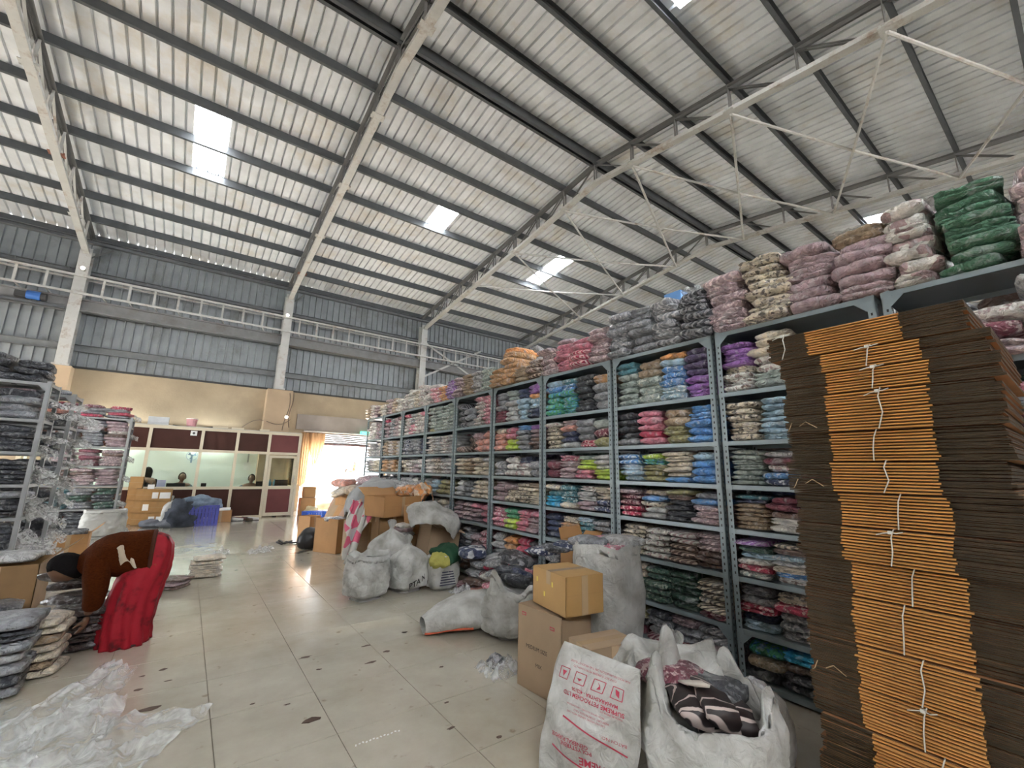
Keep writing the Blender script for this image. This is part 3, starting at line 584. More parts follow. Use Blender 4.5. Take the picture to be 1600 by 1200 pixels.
for si, q in enumerate(['G.1', 'm.2', 'K.2']):
    stack(-1.42-.33*(si+.5), 8.35, 2.281, .32, .42, .4, parse(q), f"{ORT[si]} stack on top of the middle rack behind her", True, rot=PI/2, names=('garment_bag', 'garment_bag'), hfix=.07, cat='bag', jit=2.4)
# clear bag ends that stick out of the wall-side racks
wf = film_mat('white film', (.72, .72, .70), .45, 22)
def crumple(name, c, size, seed, m, label, cat, n=12, flat=.5, par=None):
    rr = random.Random(seed); ph = [rr.uniform(0, 6) for _ in range(6)]
    def fn(u, v):
        a, b = u-.5, v-.5; rad = 1-.18*noise.noise(Vector((math.atan2(b, a)*1.3+seed, seed, 0)))
        x = a*size[0]*rad; y = b*size[1]*rad
        z = abs(noise.noise(Vector((u*3.1+seed, v*3.1, 0))))*1.1+abs(noise.noise(Vector((u*7.3, v*6.7+seed, 2))))*.55
        e = max(0, 1-4*max(abs(a), abs(b))**2*1.0); return (x, y, .004+z*size[2]*(.25+e*.9))
    return tag(MB().grid(fn, n, n).build(name, m, par, True, c), label, cat)
for k in range(24):
    li = k % 6; r_ = (k//6) % 2
    x1, y0 = ((-1.36, 7.05), (-1.32, 8.15))[r_]
    z = LZ[li+1]+(.06 if k < 12 else .19)
    rr = random.Random(k+50); L1 = rr.uniform(.10, .24); W1 = rr.uniform(.2, .42); Y1 = rr.uniform(0, .12); DR = rr.uniform(.02, .14); z += rr.uniform(-.03, .04)
    def fn(u, v, rr=rr, k=k): return (x1-.06+L1*u*(1+.5*math.sin(v*5+k))+.02*math.sin(v*7+k), y0+.02+Y1+W1*v+rr.uniform(-.016, .016), z+.05*math.sin(v*PI+k)*u-DR*u*u+.035*math.sin(v*11+k*2+u*3)+rr.uniform(-.02, .02))
    tag(MB().grid(fn, 6, 9).build('bag_end', wf, None, True), f"white crumpled bag end at {ORT[li]} shelf, {'rack nearest the woman' if r_ == 0 else 'middle rack behind her'}, {'upper' if k > 11 else 'lower'} one", 'film')
for k in range(5):
    z = [2.35, 1.95, 1.5, 1.1, .6][k]; rr = random.Random(k+90)
    tag(MB().grid(lambda u, v: (-1.04+.12*u+rr.uniform(-.01, .01), 12.05+.4*v, z+.05*math.sin(v*9+k)-.05*u+rr.uniform(-.015, .015)), 5, 8).build('bag_end', wf, None, True), f"white crumpled bag end at the {ORT[k]} level of the rack by the office", 'film')
# ---------------------------------------------------------------- tied bundles of flat cartons
kraft = mat('kraft crease', (.55, .27, .075), .75, 0, .3, 30, .1, 200, stretch=(1, .2, 9))
kedge = mat('corrugated cut edge', (.07, .05, .027), .95, 0, .6, 60, .6, 260, stretch=(1, .4, 6))
kface = mat('kraft face', (.36, .17, .07), .8, 0, .12, 8)
twine = mat('white twine', (.68, .67, .62), .8)
FY0, FY1, FXX, SD = .18, .89, 2.3, .66
def flat_carton(seed, th):
    rr = random.Random(seed); mb = MB(); a = FY0+.0; b = FY1
    c0 = .37+rr.uniform(-.004, .004); c1 = .712+rr.uniform(-.004, .004); t = th*.42; x = FXX+rr.uniform(-.004, .004)
    L0 = a+rr.uniform(-.006, .012); L1 = b+rr.uniform(-.012, .006)
    for k, z in enumerate((0, th-t-.0006)):
        sx = x+rr.uniform(0, .006); w1 = rr.uniform(-.0015, .0015); w2 = rr.uniform(-.0015, .0015)
        # two leaves; flaps at each end show raw edges
        mb.add([(sx+.004, L0, z+w1), (x+SD, L0, z), (x+SD, L1, z), (sx+.004, L1, z+w2), (sx+.004, L0, z+t+w1), (x+SD, L0, z+t), (x+SD, L1, z+t), (sx+.004, L1, z+t+w2)],
               [(0, 3, 2, 1), (4, 5, 6, 7), (0, 1, 5, 4), (2, 3, 7, 6), (1, 2, 6, 5)], 2)
        mb.add([(sx+.004, L0, z+w1), (sx+.004, L1, z+w2), (sx+.004, L1, z+t+w2), (sx+.004, L0, z+t+w1)], [(0, 3, 2, 1)], 1)
        mb.m[-4] = 1
    # folded crease between the flaps: rounded nose
    pr = [(x+.012, .001), (x-.002, .0018), (x-.0065, th*.28), (x-.0065, th*.5), (x-.002, th*.72), (x+.012, th*.76)]
    mb.loft([[(p[0], y, p[1]) for p in pr] for y in (c0, (c0+c1)/2, c1)], 0, True, 1)
    return mb
BRK = [0, .14, .28, .43, .58, .74, .92, 1.06, 1.20, 1.34, 1.47, 1.60, 1.77, 1.87, 1.96, 2.085]
FC = [flat_carton(s, .0122) for s in range(7)]; FCM = [m.mesh('flat_carton', [kraft, kedge, kface]) for m in FC]
for b in range(len(BRK)-1):
    z0, z1 = BRK[b], BRK[b+1]; n = max(6, round((z1-z0)/.0128)); hgt = (z1-z0-.004)/n
    dy = [0, .01, -.012, .006, .004, .0, -.01, .008, .0, .012, .002, .0, -.008, .004, .055][b] + RND.uniform(-.004, .004); dx = RND.uniform(-.012, .008)
    nm = ORD[b] if b < 12 else ['fourth from top', 'third from top', 'topmost'][b-12] if b < 14 else 'topmost'
    if b == 12: nm = 'third from top'
    if b == 13: nm = 'second from top'
    B = empty('carton_bundle', (FXX, .53, z0), 0, f"string-tied bundle of flat brown cartons, {nm} in the tall stack" + ('' if b > 11 else ' counted from floor'), 'cartons', 'string-tied flat carton bundles')
    rz = RND.uniform(-.014, .014)
    for k in range(n):
        me = FCM[RND.randrange(7)]; s = hgt/.0122
        M = Matrix.Translation((dx+RND.uniform(-.003, .003), dy+RND.uniform(-.005, .005), k*hgt)) @ Matrix.Rotation(rz+RND.uniform(-.004, .004), 4, 'Z') @ Matrix.Translation((-FXX, -.53, 0)) @ Matrix.Diagonal((1, 1, s, 1))
        link('flat_carton', me, B, M)
    ys = {14: .80}.get(b, .535)+RND.uniform(-.02, .02)-.53+dy; H_ = z1-z0
    pts = [(-.012+dx, ys-.01, H_+.001), (-.0135+dx, ys, H_*.8), (-.013+dx, ys+RND.uniform(-.01, .01), H_*.4), (-.012+dx, ys+.012, .002)]
    st = MB().tube([(SD-.02, ys, H_), (.1, ys, H_+.002)]+pts, .0024, 5)
    if b in (14, 13, 12, 11, 7, 3): st.tube([(-.014+dx, ys, H_*.93), (-.022+dx, ys+.02, H_*.9), (-.02+dx, ys+.045, H_*.84)], .002, 5).tube([(-.014+dx, ys, H_*.93), (-.024+dx, ys-.02, H_*.92), (-.02+dx, ys-.04, H_*.97)], .002, 5).box((-.017+dx, ys, H_*.93), (.012, .014, .012))
    st.build('string', twine, B)
    if b in (4, 9, 11): MB().tube([(-.012, -.02+.25, .02), (-.02, .27, .05), (-.015, .3, .03)], .002, 4).tube([(-.012, .33, .05), (-.022, .34, .02), (-.013, .35, .01)], .002, 4).build('paper_shred', mat('kraft shred', (.5, .35, .2)), B)

# ---------------------------------------------------------------- cartons on the floor
box_o = mat('orange kraft board', (.44, .235, .095), .75, 0, .08, 4)
box_y = mat('yellow kraft board', (.45, .27, .10), .7, 0, .08, 4)
box_b = mat('dull kraft board', (.36, .255, .16), .8, 0, .08, 4)
box_d = mat('dark kraft board', (.26, .155, .07), .8, 0, .1, 4)
tapem = mat('clear tape', (.5, .36, .22), .25, 0, .05, 5, coat=.5); inkm = mat('black ink', (.03, .025, .02), .7); paperm = mat('white label', (.8, .8, .78), .6)
redink = mat('red ink', (.5, .04, .08), .7)
def carton(A, B, C, h, label, m=None, top='closed', cat='box', group=None, fill=None, tape=True, flaps=(1, 1, 1, 1), z=0, label_sticker=False, name='carton', lean=None):
    """A, B, C floor corners (B nearest the eye); box along B->A and B->C"""
    A = Vector(A).xy; B = Vector(B).xy; C = Vector(C).xy; m = m or box_o
    ux = (C-B); wx = ux.length; ux.normalize(); uy = Vector((-ux.y, ux.x))
    if uy.dot(A-B) < 0: uy = -uy
    wy = max(.08, (A-B).dot(uy)) if abs((A-B).dot(uy)) > .08 else (A-B).length
    O = empty(name, (B.x, B.y, z), 0, label, cat, group)
    sgn = 1 if ux.x*uy.y-ux.y*uy.x > 0 else -1
    O.rotation_euler[2] = math.atan2(ux.y, ux.x)
    if lean: O.rotation_euler[0] = lean[0]; O.rotation_euler[1] = lean[1]
    s = sgn; t = .006
    b = MB(); b.bb((0, 0, 0), (wx, s*wy, t)).bb((0, 0, 0), (wx, s*t, h)).bb((0, s*(wy-t), 0), (wx, s*wy, h)).bb((0, 0, 0), (t, s*wy, h)).bb((wx-t, 0, 0), (wx, s*wy, h))
    b.build('body', m, O)
    if top == 'closed':
        for (y0, y1) in ((0, wy/2-.001), (wy/2+.001, wy)): MB().bb((0, s*y0, h-.003), (wx, s*y1, h+.001)).build('flap', m, O)
    elif top == 'open':
        fl = min(wx, wy)*.48
        ang = [2.2, 2.5, 2.0, 2.3]
        F = [((0, 0, h), (wx, 0, h), (0, -s*math.sin(2.2)*fl*.9, math.cos(2.2)*-0-0.0), 0)]
        def flap(p0, p1, out, a):
            p0 = Vector(p0); p1 = Vector(p1); d = Vector(out)*math.sin(a)*fl+Vector((0, 0, math.cos(a)*fl)); e = (p1-p0)*.03
            f = MB().add([p0, p1, p1+d-e, p0+d+e], [(0, 1, 2, 3)]).build('flap', m, O); solid(f, .005)
        if flaps[0]: flap((0, 0, h), (wx, 0, h), (0, -s, 0), flaps[0])
        if flaps[1]: flap((0, s*wy, h), (wx, s*wy, h), (0, s, 0), flaps[1])
        if flaps[2]: flap((0, 0, h), (0, s*wy, h), (-1, 0, 0), flaps[2])
        if flaps[3]: flap((wx, 0, h), (wx, s*wy, h), (1, 0, 0), flaps[3])
    if tape:
        if top == 'closed': MB().bb((0, s*(wy/2-.025), h+.001), (wx, s*(wy/2+.025), h+.002)).bb((-.0015, s*(wy/2-.025), h-.08), (0, s*(wy/2+.025), h+.002)).build('tape', tapem, O)
        MB().bb((wx/2-.025, -s*.0015, 0), (wx/2+.025, 0, h)).build('tape', tapem, O)
        MB().add([(0, -s*.001, h*.52), (wx, -s*.001, h*.52), (wx, -s*.001, h*.523), (0, -s*.001, h*.523)], [(0, 1, 2, 3)]).build('crease', box_d, O)
    if label_sticker: MB().bb((wx*.55, -s*.003, h*.45), (wx*.95, -s*.001, h*.85)).build('label_sticker', paperm, O)
    O['_dims'] = (wx, wy, h, s)
    return O
def text_mesh(txt, size, m, name='lettering', bold=.0):
    c = bpy.data.curves.new('t', 'FONT'); c.body = txt; c.size = size; c.align_x = 'CENTER'; c.align_y = 'CENTER'; c.offset = bold; c.resolution_u = 2
    o = bpy.data.objects.new('t', c); COL.objects.link(o); dg = bpy.context.evaluated_depsgraph_get()
    me = bpy.data.meshes.new_from_object(o.evaluated_get(dg)); bpy.data.objects.remove(o); me.materials.clear(); me.materials.append(m); me.name = name
    return me
G = lambda x, y: gz(x, y)
# group by the sacks, near to far
A, B, C = G(821, 1062), G(884, 1108), G(930, 1075)
hA = hz(B, 990)
c1 = carton(G(823, 1062), G(878, 1108), G(925, 1085), .50, 'upright tan carton with small printing, under the yellow-brown box', box_b, 'closed', tape=False)
wx, wy, hh, s = c1['_dims']
# printing on the long side (the x=0 face)
def on_side(O, txt, u, v, size, m, rot=0):
    wx, wy, hh, s = O['_dims']; me = text_mesh(txt, size, m); o = link('lettering', me, O)
    # face x=0, reading along -s*y
    o.matrix_local = Matrix.Translation((-.002, s*u*wy, v*hh)) @ Matrix(((0, 0, -1, 0), (-s, 0, 0, 0), (0, 1, 0, 0), (0, 0, 0, 1))) @ Matrix.Rotation(rot, 4, 'Z'); return o
on_side(c1, 'MEDIUM SIZE', .55, .52, .034, inkm); on_side(c1, 'MIX', .5, .33, .034, inkm)
for u, v in ((.85, .88), (.2, .82)):
    f = MB().bb((-.002, s*(u*wy-.02), v*hh), (-.001, s*(u*wy+.02), v*hh+.02)).build('printed_mark', redink, c1); MB().bb((-.003, s*(u*wy-.015), v*hh+.005), (-.002, s*(u*wy+.015), v*hh+.015)).build('mark_centre', box_b, f)
b2 = gz(885, 965, .52)
c2 = carton(gz(835, 938, .52), gz(884, 965, .52), gz(943, 955, .52), .235, 'yellow-brown taped carton resting on the upright tan carton', box_y, 'closed', z=.515)
for k, (u, v) in enumerate(((.85, .62), (.62, .3), (.38, .62))):
    wx, wy, hh, s = c2['_dims']; MB().bb((-.002, s*(u*wy-.008), v*hh), (-.001, s*(u*wy+.008), v*hh+.03)).build('printed_mark', mat('yellow ink', (.75, .6, .12)), c2)
c3 = carton(G(893, 1140), G(925, 1175), G(1002, 1150), .47, 'battered tan carton with loose top flap behind the printed sack', box_b, 'closed')
c4 = carton(G(876, 990), G(905, 1000), G(940, 985), .80, 'tall open carton with dark packets behind the yellow-brown box', box_o, 'open', flaps=(0, .3, 0, .9), tape=False)
# cartons by the pile, far end
def fl_box(pa, pb, pc, topy, label, m=None, **k):
    B = G(*pb); return carton(G(*pa), B, G(*pc), hz(B, topy), label, m, **k)
c5 = fl_box((497, 860), (524, 866), (556, 859), 812, 'open orange-brown carton with crumpled filling next to the black bag', box_o, top='open', flaps=(0, 0, 0, 0))
c6 = fl_box((475, 845), (481, 849), (497, 846), 807, 'narrow brown carton behind the black bag', box_o, top='open', flaps=(0, 0, 0, 0))
c7 = fl_box((562, 866), (573, 870), (587, 863), 826, 'dark brown upright carton beside the pink patterned cloth', box_d, top='open', flaps=(0, 0, 0, 0))
c8 = fl_box((586, 868), (590, 874), (611, 862), 812, 'tall narrow carton standing under the big open carton', box_o, top='open', flaps=(0, 0, 0, 0))
p = gz(596, 880); zc = .74
c9 = carton(Vector((2.2, 6.6, 0)), Vector((2.3, 6.1, 0)), Vector((2.93, 6.26, 0)), .28, 'big orange-brown open carton perched on top of the pile', box_o, 'open', flaps=(0, 1.1, 0, 0), z=.72)
c10 = carton(Vector((2.55, 5.95, 0)), Vector((2.55, 5.75, 0)), Vector((2.85, 5.75, 0)), .26, 'orange-brown carton leaning between open carton and white bag', box_o, 'closed', z=.62, lean=(.1, -.15))
c11 = carton(Vector((2.65, 5.65, 0)), Vector((2.62, 5.35, 0)), Vector((3.1, 5.4, 0)), .42, 'torn dull brown carton spilling over behind the green bag', box_b, 'open', z=.28, lean=(-.12, .22), flaps=(1.9, .4, 0, 1.4), tape=False)
c12 = carton(Vector((2.36, 5.95, 0)), Vector((2.36, 5.7, 0)), Vector((2.66, 5.75, 0)), .52, 'brown carton with white packets on it behind the tall sack', box_d, 'open', flaps=(0, 0, 1.2, 0))
for k in range(4): packet('cloth_packet', pack_mesh(.22, .2, .06), Matrix.Translation((2.5+.02*(k % 2), 5.84, .46+.05*k)), 'wLmw'[k], '.', f"{PAL['wLmw'[k]][0]} packet in the brown carton behind the tall sack, {ORD[k]}")
MB().bb((2.28, 5.75, 0), (2.52, 6.1, .01))
pillar_ = [((2.3, 6.25), (2.75, 6.55), .72, 'dark carton holding up the big open carton, pushed against others', box_d), ((2.8, 6.2), (3.15, 6.7), .7, 'brown carton next to the rack under the grey sack', box_o),
           ((2.2, 7.1), (2.75, 7.6), .55, 'brown carton behind the open carton with crumpled filling', box_b), ((2.5, 6.95), (3.1, 7.5), .8, 'orange-brown carton deep in the pile under the grey sack', box_o)]
for (a, b, h_, lb, m) in pillar_: carton((a[0], b[1]), a, (b[0], a[1]), h_, lb, m, 'closed')
# leaning flattened sheets making the slope of the pile
def sheet(p, w_, h_, rx, rz, label, m, th=.012):
    O = MB().bb((-w_/2, -th/2, 0), (w_/2, th/2, h_)).build('cardboard_sheet', m, None, False, p); O.rotation_euler = (-rx, 0, rz)
    MB().bb((-w_/2, -th/2-.001, h_*.3), (w_/2, -th/2, h_*.3+.004)).bb((-w_/2, -th/2-.001, h_*.7), (w_/2, -th/2, h_*.7+.004)).build('crease', box_d, O)
    return tag(O, label, 'cardboard')
cl_ = mat('pinkish board', (.42, .27, .2), .8, 0, .1, 5)
for k, (x, y, w_, h_, ry, rz, m) in enumerate([(2.25, 8.6, .9, .85, .55, 1.45, box_b), (2.3, 8.9, .8, .95, .5, 1.5, cl_), (2.38, 9.3, .9, 1.0, .45, 1.55, box_o), (2.2, 8.15, .5, .6, .6, 1.35, cl_), (2.45, 9.9, .9, 1.1, .4, 1.55, box_b), (2.28, 8.05, .3, .75, .45, 1.4, box_o), (2.55, 10.4, .8, 1.15, .35, 1.5, cl_)]):
    sheet((x, y, 0), w_, h_, ry, rz-PI, f"{['tan', 'pinkish', 'orange-brown', 'short pinkish', 'tall tan', 'narrow orange-brown', 'tall pinkish'][k]} cardboard sheet leaning on the pile, {ORT[k]} from the filled carton", m)
for k, (x, y, z, c, p) in enumerate([(2.6, 7.9, .3, 'm', '.'), (2.75, 7.9, .45, 'n', '.'), (2.7, 8.4, .6, 'S', '*'), (2.8, 8.5, .75, 'm', '='), (2.85, 9.0, .9, 'k', '.'), (2.8, 7.8, .65, 'n', '='), (2.9, 8.3, .95, 'P', '*'), (2.95, 8.8, 1.08, 'm', '*'), (2.95, 7.6, .95, 'G', '*'), (3.0, 7.1, 1.02, 'L', '*'), (3.0, 6.8, .98, 'O', '*'), (2.7, 9.4, .85, 'C', '.'), (2.85, 9.9, 1.0, 'S', '.')]):
    packet('loose_parcel', pack_mesh(.5, .42, .16), Matrix.Translation((x, y, z)) @ Matrix.Rotation(RND.uniform(-.6, .6), 4, 'Z') @ Matrix.Rotation(RND.uniform(-.4, .2), 4, 'Y'), c, p, f"{PAL[c][0]} {PATW[p]}parcel on the carton pile, {ORT[k]} along it from the door side", 'parcel', 'parcels on the carton pile')
carton((2.75, 8.6), (2.55, 7.75), (3.2, 7.75), .9, 'large dull carton filling the middle of the pile', box_b, 'closed')
carton((2.8, 10.1), (2.7, 8.9), (3.2, 8.9), .95, 'large orange-brown carton at the door end of the pile', box_o, 'closed')
# ---------------------------------------------------------------- sacks
wv, N_, L_, b_ = nt('white woven sack')
tc = N_.new('ShaderNodeTexCoord'); n1 = N_.new('ShaderNodeTexNoise'); n1.inputs['Scale'].default_value = 5; n1.inputs['Detail'].default_value = 6; L_.new(tc.outputs['Object'], n1.inputs[0])
cr = N_.new('ShaderNodeValToRGB'); cr.color_ramp.elements[0].position = .3; cr.color_ramp.elements[0].color = (.36, .35, .31, 1); cr.color_ramp.elements[1].position = .62; cr.color_ramp.elements[1].color = (.74, .74, .71, 1); L_.new(n1.outputs[0], cr.inputs[0]); L_.new(cr.outputs[0], b_.inputs['Base Color'])
ck = N_.new('ShaderNodeTexChecker'); ck.inputs['Scale'].default_value = 420; L_.new(tc.outputs['Object'], ck.inputs[0])
n2 = N_.new('ShaderNodeTexNoise'); n2.inputs['Scale'].default_value = 13; n2.inputs['Detail'].default_value = 6; n2.inputs['Distortion'].default_value = 1.2; L_.new(tc.outputs['Object'], n2.inputs[0])
ma = N_.new('ShaderNodeMath'); ma.operation = 'MULTIPLY_ADD'; ma.inputs[1].default_value = .05; L_.new(ck.outputs[1], ma.inputs[0]); L_.new(n2.outputs[0], ma.inputs[2])
bp = N_.new('ShaderNodeBump'); bp.inputs['Strength'].default_value = .9; bp.inputs['Distance'].default_value = .03; L_.new(ma.outputs[0], bp.inputs['Height']); L_.new(bp.outputs[0], b_.inputs['Normal']); b_.inputs['Roughness'].default_value = .45
sackm = wv
sackg = mat('grey sack cloth', (.36, .37, .37), .5, 0, .12, 6, .8, 14)
def sack(p, w_, d, h, label, seed=1, top='tied', m=None, rz=0, nr=34, ns=72, square=.6, sag=.06, lean=(0, 0), rim=.12, z=0, name='woven_sack', group='white woven sacks', build=True, rimh=0.0, neck=.35):
    m = m or sackm; m_ = MB(); rings = []; N = ns
    def rad(a, t):
        c, s = abs(math.cos(a)), abs(math.sin(a)); e = 2+square*3*(1-t*.6)
        q = (c**e+s**e)**(-1/e); return q
    for i in range(nr+1):
        t = i/nr
        if top == 'tied': prof = (min(1, t*9)**.5)*(.93+sag*math.sin(t*PI)*2) * (1 if t < .72 else max(.06, (1-((t-.72)/.28)**1.6*(1-.1))))
        else: prof = (min(1, t*9)**.5)*(.92+sag*math.sin(t*PI)*2+.06*t)
        if t == 0: prof = .7
        ring = []
        for k in range(N):
            a = 2*PI*k/N
            rg_ = 1-abs(noise.noise(Vector((math.cos(a)*3+seed, math.sin(a)*3, t*6+math.cos(a*2)))))*3; wr = .035*noise.noise(Vector((math.cos(a)*2.2+seed, math.sin(a)*2.2, t*3.5)))*2-.05*max(0, rg_)**3+.018*noise.noise(Vector((math.cos(a)*7+seed, math.sin(a)*7, t*6)))*2
            fold = 0
            if top == 'tied' and t > .6: fold = .16*(t-.6)/.4*math.sin(a*9+seed+2*math.sin(a*2))
            if top != 'tied': fold = .03*t*math.sin(a*6+seed)+.012*math.sin(t*34+3*math.sin(a*2)+seed)*(1-t)
            q = rad(a, t)*prof*(1+wr+fold)
            zz = h*t+(.03*noise.noise(Vector((math.cos(a)*1.5, math.sin(a)*1.5, seed+t*2))) if t > .1 else 0)
            if top == 'open' and t > .93: zz += rimh*noise.noise(Vector((math.cos(a)*1.8+seed*3, math.sin(a)*1.8, 7)))
            ring.append((q*math.cos(a)*w_/2+lean[0]*t**1.5, q*math.sin(a)*d/2+lean[1]*t**1.5, max(0, zz)))
        rings.append(ring)
    if top == 'tied':
        cx = lean[0]; cy = lean[1]
        for (dz, r_) in ((.02, .07), (.06, .12), (.10, .17), (.12, .1)):
            rings.append([(cx+r_*w_*.55*math.cos(2*PI*k/N)*(1+.3*math.sin(k*1.7+seed)), cy+r_*d*.55*math.sin(2*PI*k/N)*(1+.3*math.sin(k*1.3)), h+dz*.9+.012*math.sin(k*2.1)) for k in range(N)])
    o = empty(name, (p[0], p[1], z), rz, label, 'sack', group) if top == 'open' else None
    if top == 'open':
        # turned-over rim then the inner wall
        last = rings[-1]; c = Vector((lean[0], lean[1], 0))
        def sc_(r_, s, dz): return [((x-c.x)*s+c.x, (y-c.y)*s+c.y, zz+dz) for x, y, zz in r_]
        body = MB().loft(rings+[sc_(last, 1.0, .012), sc_(last, .96, .012), sc_(last, .93, -.02), sc_(last, .9, -.1), sc_(last, .86, -rim)], 0, True)
        body.build('sack_body', m, o, True)
        fold = MB().loft([sc_(last, 1.005, .014), sc_(last, 1.045, -.01), sc_(last, 1.05, -.05), sc_(rings[-3], 1.03, -.0)], 0, False).build('rolled_rim', m, o, True)
        o['_top'] = (lean[0], lean[1], h-rim)
    else:
        o = MB().loft(rings, 0, True).build(name, m, None, True, (p[0], p[1], z)); o.rotation_euler[2] = rz; tag(o, label, 'sack', group)
    return o
p = G(575, 938); s1 = sack((p.x, p.y+.10), .41, .38, .45, 'squat creased white sack standing alone before the pile', 2, 'open', rz=.3, square=1, rimh=.05, rim=.06)
p = G(641, 925); s2 = sack((p.x, p.y+.14), .44, .42, .50, 'bulging white tied sack with black lettering beside the squat one', 5, 'tied', rz=.2)
p = G(640, 905); s3 = sack((2.16, 5.42), .50, .48, .66, 'tall glossy white tied sack behind the lettered sack', 9, 'tied', rz=.8)
p = G(692, 922); s4 = sack((p.x+.03, p.y+.1), .36, .34, .36, 'small white sack with printed lines, green and yellow cloth bulging out', 4, 'open', rimh=.0)
def cloth_lump(name, c, size, m, label, cat, seed=0, par=None, rz=0, mess=.18, n=14, group=None):
    rings = []
    for i in range(n+1):
        t = i/n; a1 = PI*t; ring = []
        for k in range(26):
            a = 2*PI*k/26; v = Vector((math.sin(a1)*math.cos(a), math.sin(a1)*math.sin(a), -math.cos(a1)))
            q = 1+mess*noise.noise(v*1.7+Vector((seed, 0, 0)))*1.6+mess*.5*noise.noise(v*4+Vector((seed, 3, 0)))*1.4+mess*.25*noise.noise(v*9+Vector((seed, 3, 0)))
            v = v*q; ring.append((v.x*size[0], v.y*size[1], max(v.z, -.75)*size[2]+size[2]*.75))
        rings.append(ring)
    o = MB().loft(rings).build(name, m, par, True, c); o.rotation_euler[2] = rz
    return tag(o, label, cat, group)
cloth_lump('cloth_heap', (p.x+.06, p.y+.1, .28), (.19, .19, .13), mat('bottle green cloth', (.015, .075, .035), .8, bump=.5, bscale=12), 'bottle-green cloth bulging from the small printed sack', 'cloth', 3)
cloth_lump('cloth_heap', (p.x-.06, p.y+.0, .26), (.13, .12, .1), mat('yellow net cloth', (.42, .4, .1), .8, bump=.5, bscale=30), 'yellow-olive net cloth under the green cloth in the small sack', 'cloth', 5)
for k in range(6): MB().bb((-.12+.005*k, -.186, .07+.028*k), (.09-.008*k, -.183, .082+.028*k)).build('printed_line', mat('blue-black print', (.06, .06, .1)), s4)
me = text_mesh('PTA NYLO', .085, inkm, bold=.002)
rm = MB()
o = link('lettering', me, s2)
for v in me.vertices:                                   # wrap the words round the belly of the sack
    a = -1.25+v.co.x/.26; r_ = .245; v.co = Vector((r_*math.cos(a)*1.0, r_*math.sin(a)*.98, .15+v.co.y*1.0+v.co.x*.35+.0))
sack((0, 0), 1, 1, 1, 'x', build=False) if False else None
# lying sack with black packets, big pink-filled sack
p = G(772, 1010)
s5 = sack((2.52, 3.35), .56, .5, .42, 'slumped white sack open towards the room, black packets inside', 11, 'open', rz=.2, rimh=.16, rim=.1, lean=(.05, -.06), square=.3)
for k, (dx, dy, dz, c, r_) in enumerate(((-.05, -.1, .40, 'K', .5), (.06, -.02, .42, 'N', -.2), (.0, .08, .44, 'K', .9), (.16, .06, .40, 'P', .3))):
    packet('garment_bag', pack_mesh(.26, .2, .08), Matrix.Translation((2.55+dx, 3.36+dy, dz)) @ Matrix.Rotation(r_, 4, 'Z') @ Matrix.Rotation(.5, 4, 'Y'), c, '.', ['charcoal bag at the mouth of the slumped sack', 'navy bag shining in the slumped sack', 'charcoal bag deepest in the slumped sack', 'pink bag at the back of the slumped sack'][k], 'bag')
# the flat-lying tail sack with an orange stripe
def lying(u, v):
    a = 2*PI*v; t = u; wd = .26*math.sin(PI*min(1, .16+t*.62))**.9; hgt = .15*math.sin(PI*min(1, .1+t*.55))**.8
    q = 1+.10*noise.noise(Vector((t*5, math.cos(a)*2, math.sin(a)*2)))+.05*noise.noise(Vector((t*14, math.cos(a)*5, math.sin(a)*5)))
    return Vector((-.62+.72*t, math.cos(a)*wd*q, max(.0, hgt+math.sin(a)*hgt*1.0*q)))
o = MB().grid(lying, 22, 24).build('woven_sack', sackm, None, True, (2.45, 3.62, 0)); o.rotation_euler[2] = -.25
tag(o, 'white sack lying flat with an orange edge stripe, mouth behind the slumped sack', 'sack', 'white woven sacks')
st = MB().tube([lying(t, .60)+Vector((0, -.004, .002)) for t in [i/12*.55 for i in range(13)]], .010, 5).build('orange_stripe', mat('orange print', (.75, .16, .08), .6), o)
s6 = sack((2.72, 2.42), .50, .46, .86, 'tall white sack behind the cartons holding pink packets', 14, 'open', rz=.1, rimh=.05, rim=.08, square=.3)
for k in range(5): packet('garment_bag', pack_mesh(.3, .2, .07), Matrix.Translation((2.72+[-.06, .07, 0, -.1, .1][k], 2.42+[-.04, .02, .08, .07, -.08][k], .80+.012*k)) @ Matrix.Rotation(k*1.1, 4, 'Z'), 'PPPGL'[k], '*.*..'[k], [f'pink printed bag in front inside the tall white sack', 'plain pink bag in the middle of the tall white sack', 'pink printed bag at the back inside the tall white sack', 'grey bag at the rim of the tall white sack', 'light grey bag near the post inside the tall sack'][k], 'bag')
# foreground open sack with black-and-white cushions
s7 = sack((2.08, 1.24), .60, .50, .44, 'big open sack at the foot of the carton stack, black and white rolls inside', 21, 'open', rz=.35, rimh=.26, rim=.12, square=.25, sag=.1)
s8 = sack((2.38, 1.62), .6, .45, .4, 'grey-white sack slumped behind the big open sack', 27, 'tied', rz=.9, m=sackm)
def drape(name, pts, w_, m, label, cat, seed=0, nv=8, par=None, th=.004, fall=.1):
    pts = [Vector(q) for q in pts]
    def at(u):
        f = u*(len(pts)-1); i = min(int(f), len(pts)-2); t = f-i; return pts[i].lerp(pts[i+1], t), (pts[i+1]-pts[i]).normalized()
    def fn(u, v):
        q, d = at(u); s_ = d.cross(Vector((0, 0, 1))); s_.normalize(); b = v-.5
        return q+s_*b*w_*(1+.2*noise.noise(Vector((u*3, seed, 0))))+Vector((0, 0, -fall*b*b*4+.035*noise.noise(Vector((u*5+seed, v*4, 0)))+.015*math.sin(v*19+u*4+seed)))
    o = MB().grid(fn, 26, nv*2).build(name, m, par, True); solid(o, th); return tag(o, label, cat) if label else o
o = drape('sack_flap', [(1.98, 1.82, .36), (2.12, 1.72, .50), (2.28, 1.55, .47), (2.42, 1.4, .5)], .3, sackm, None, None, 3)
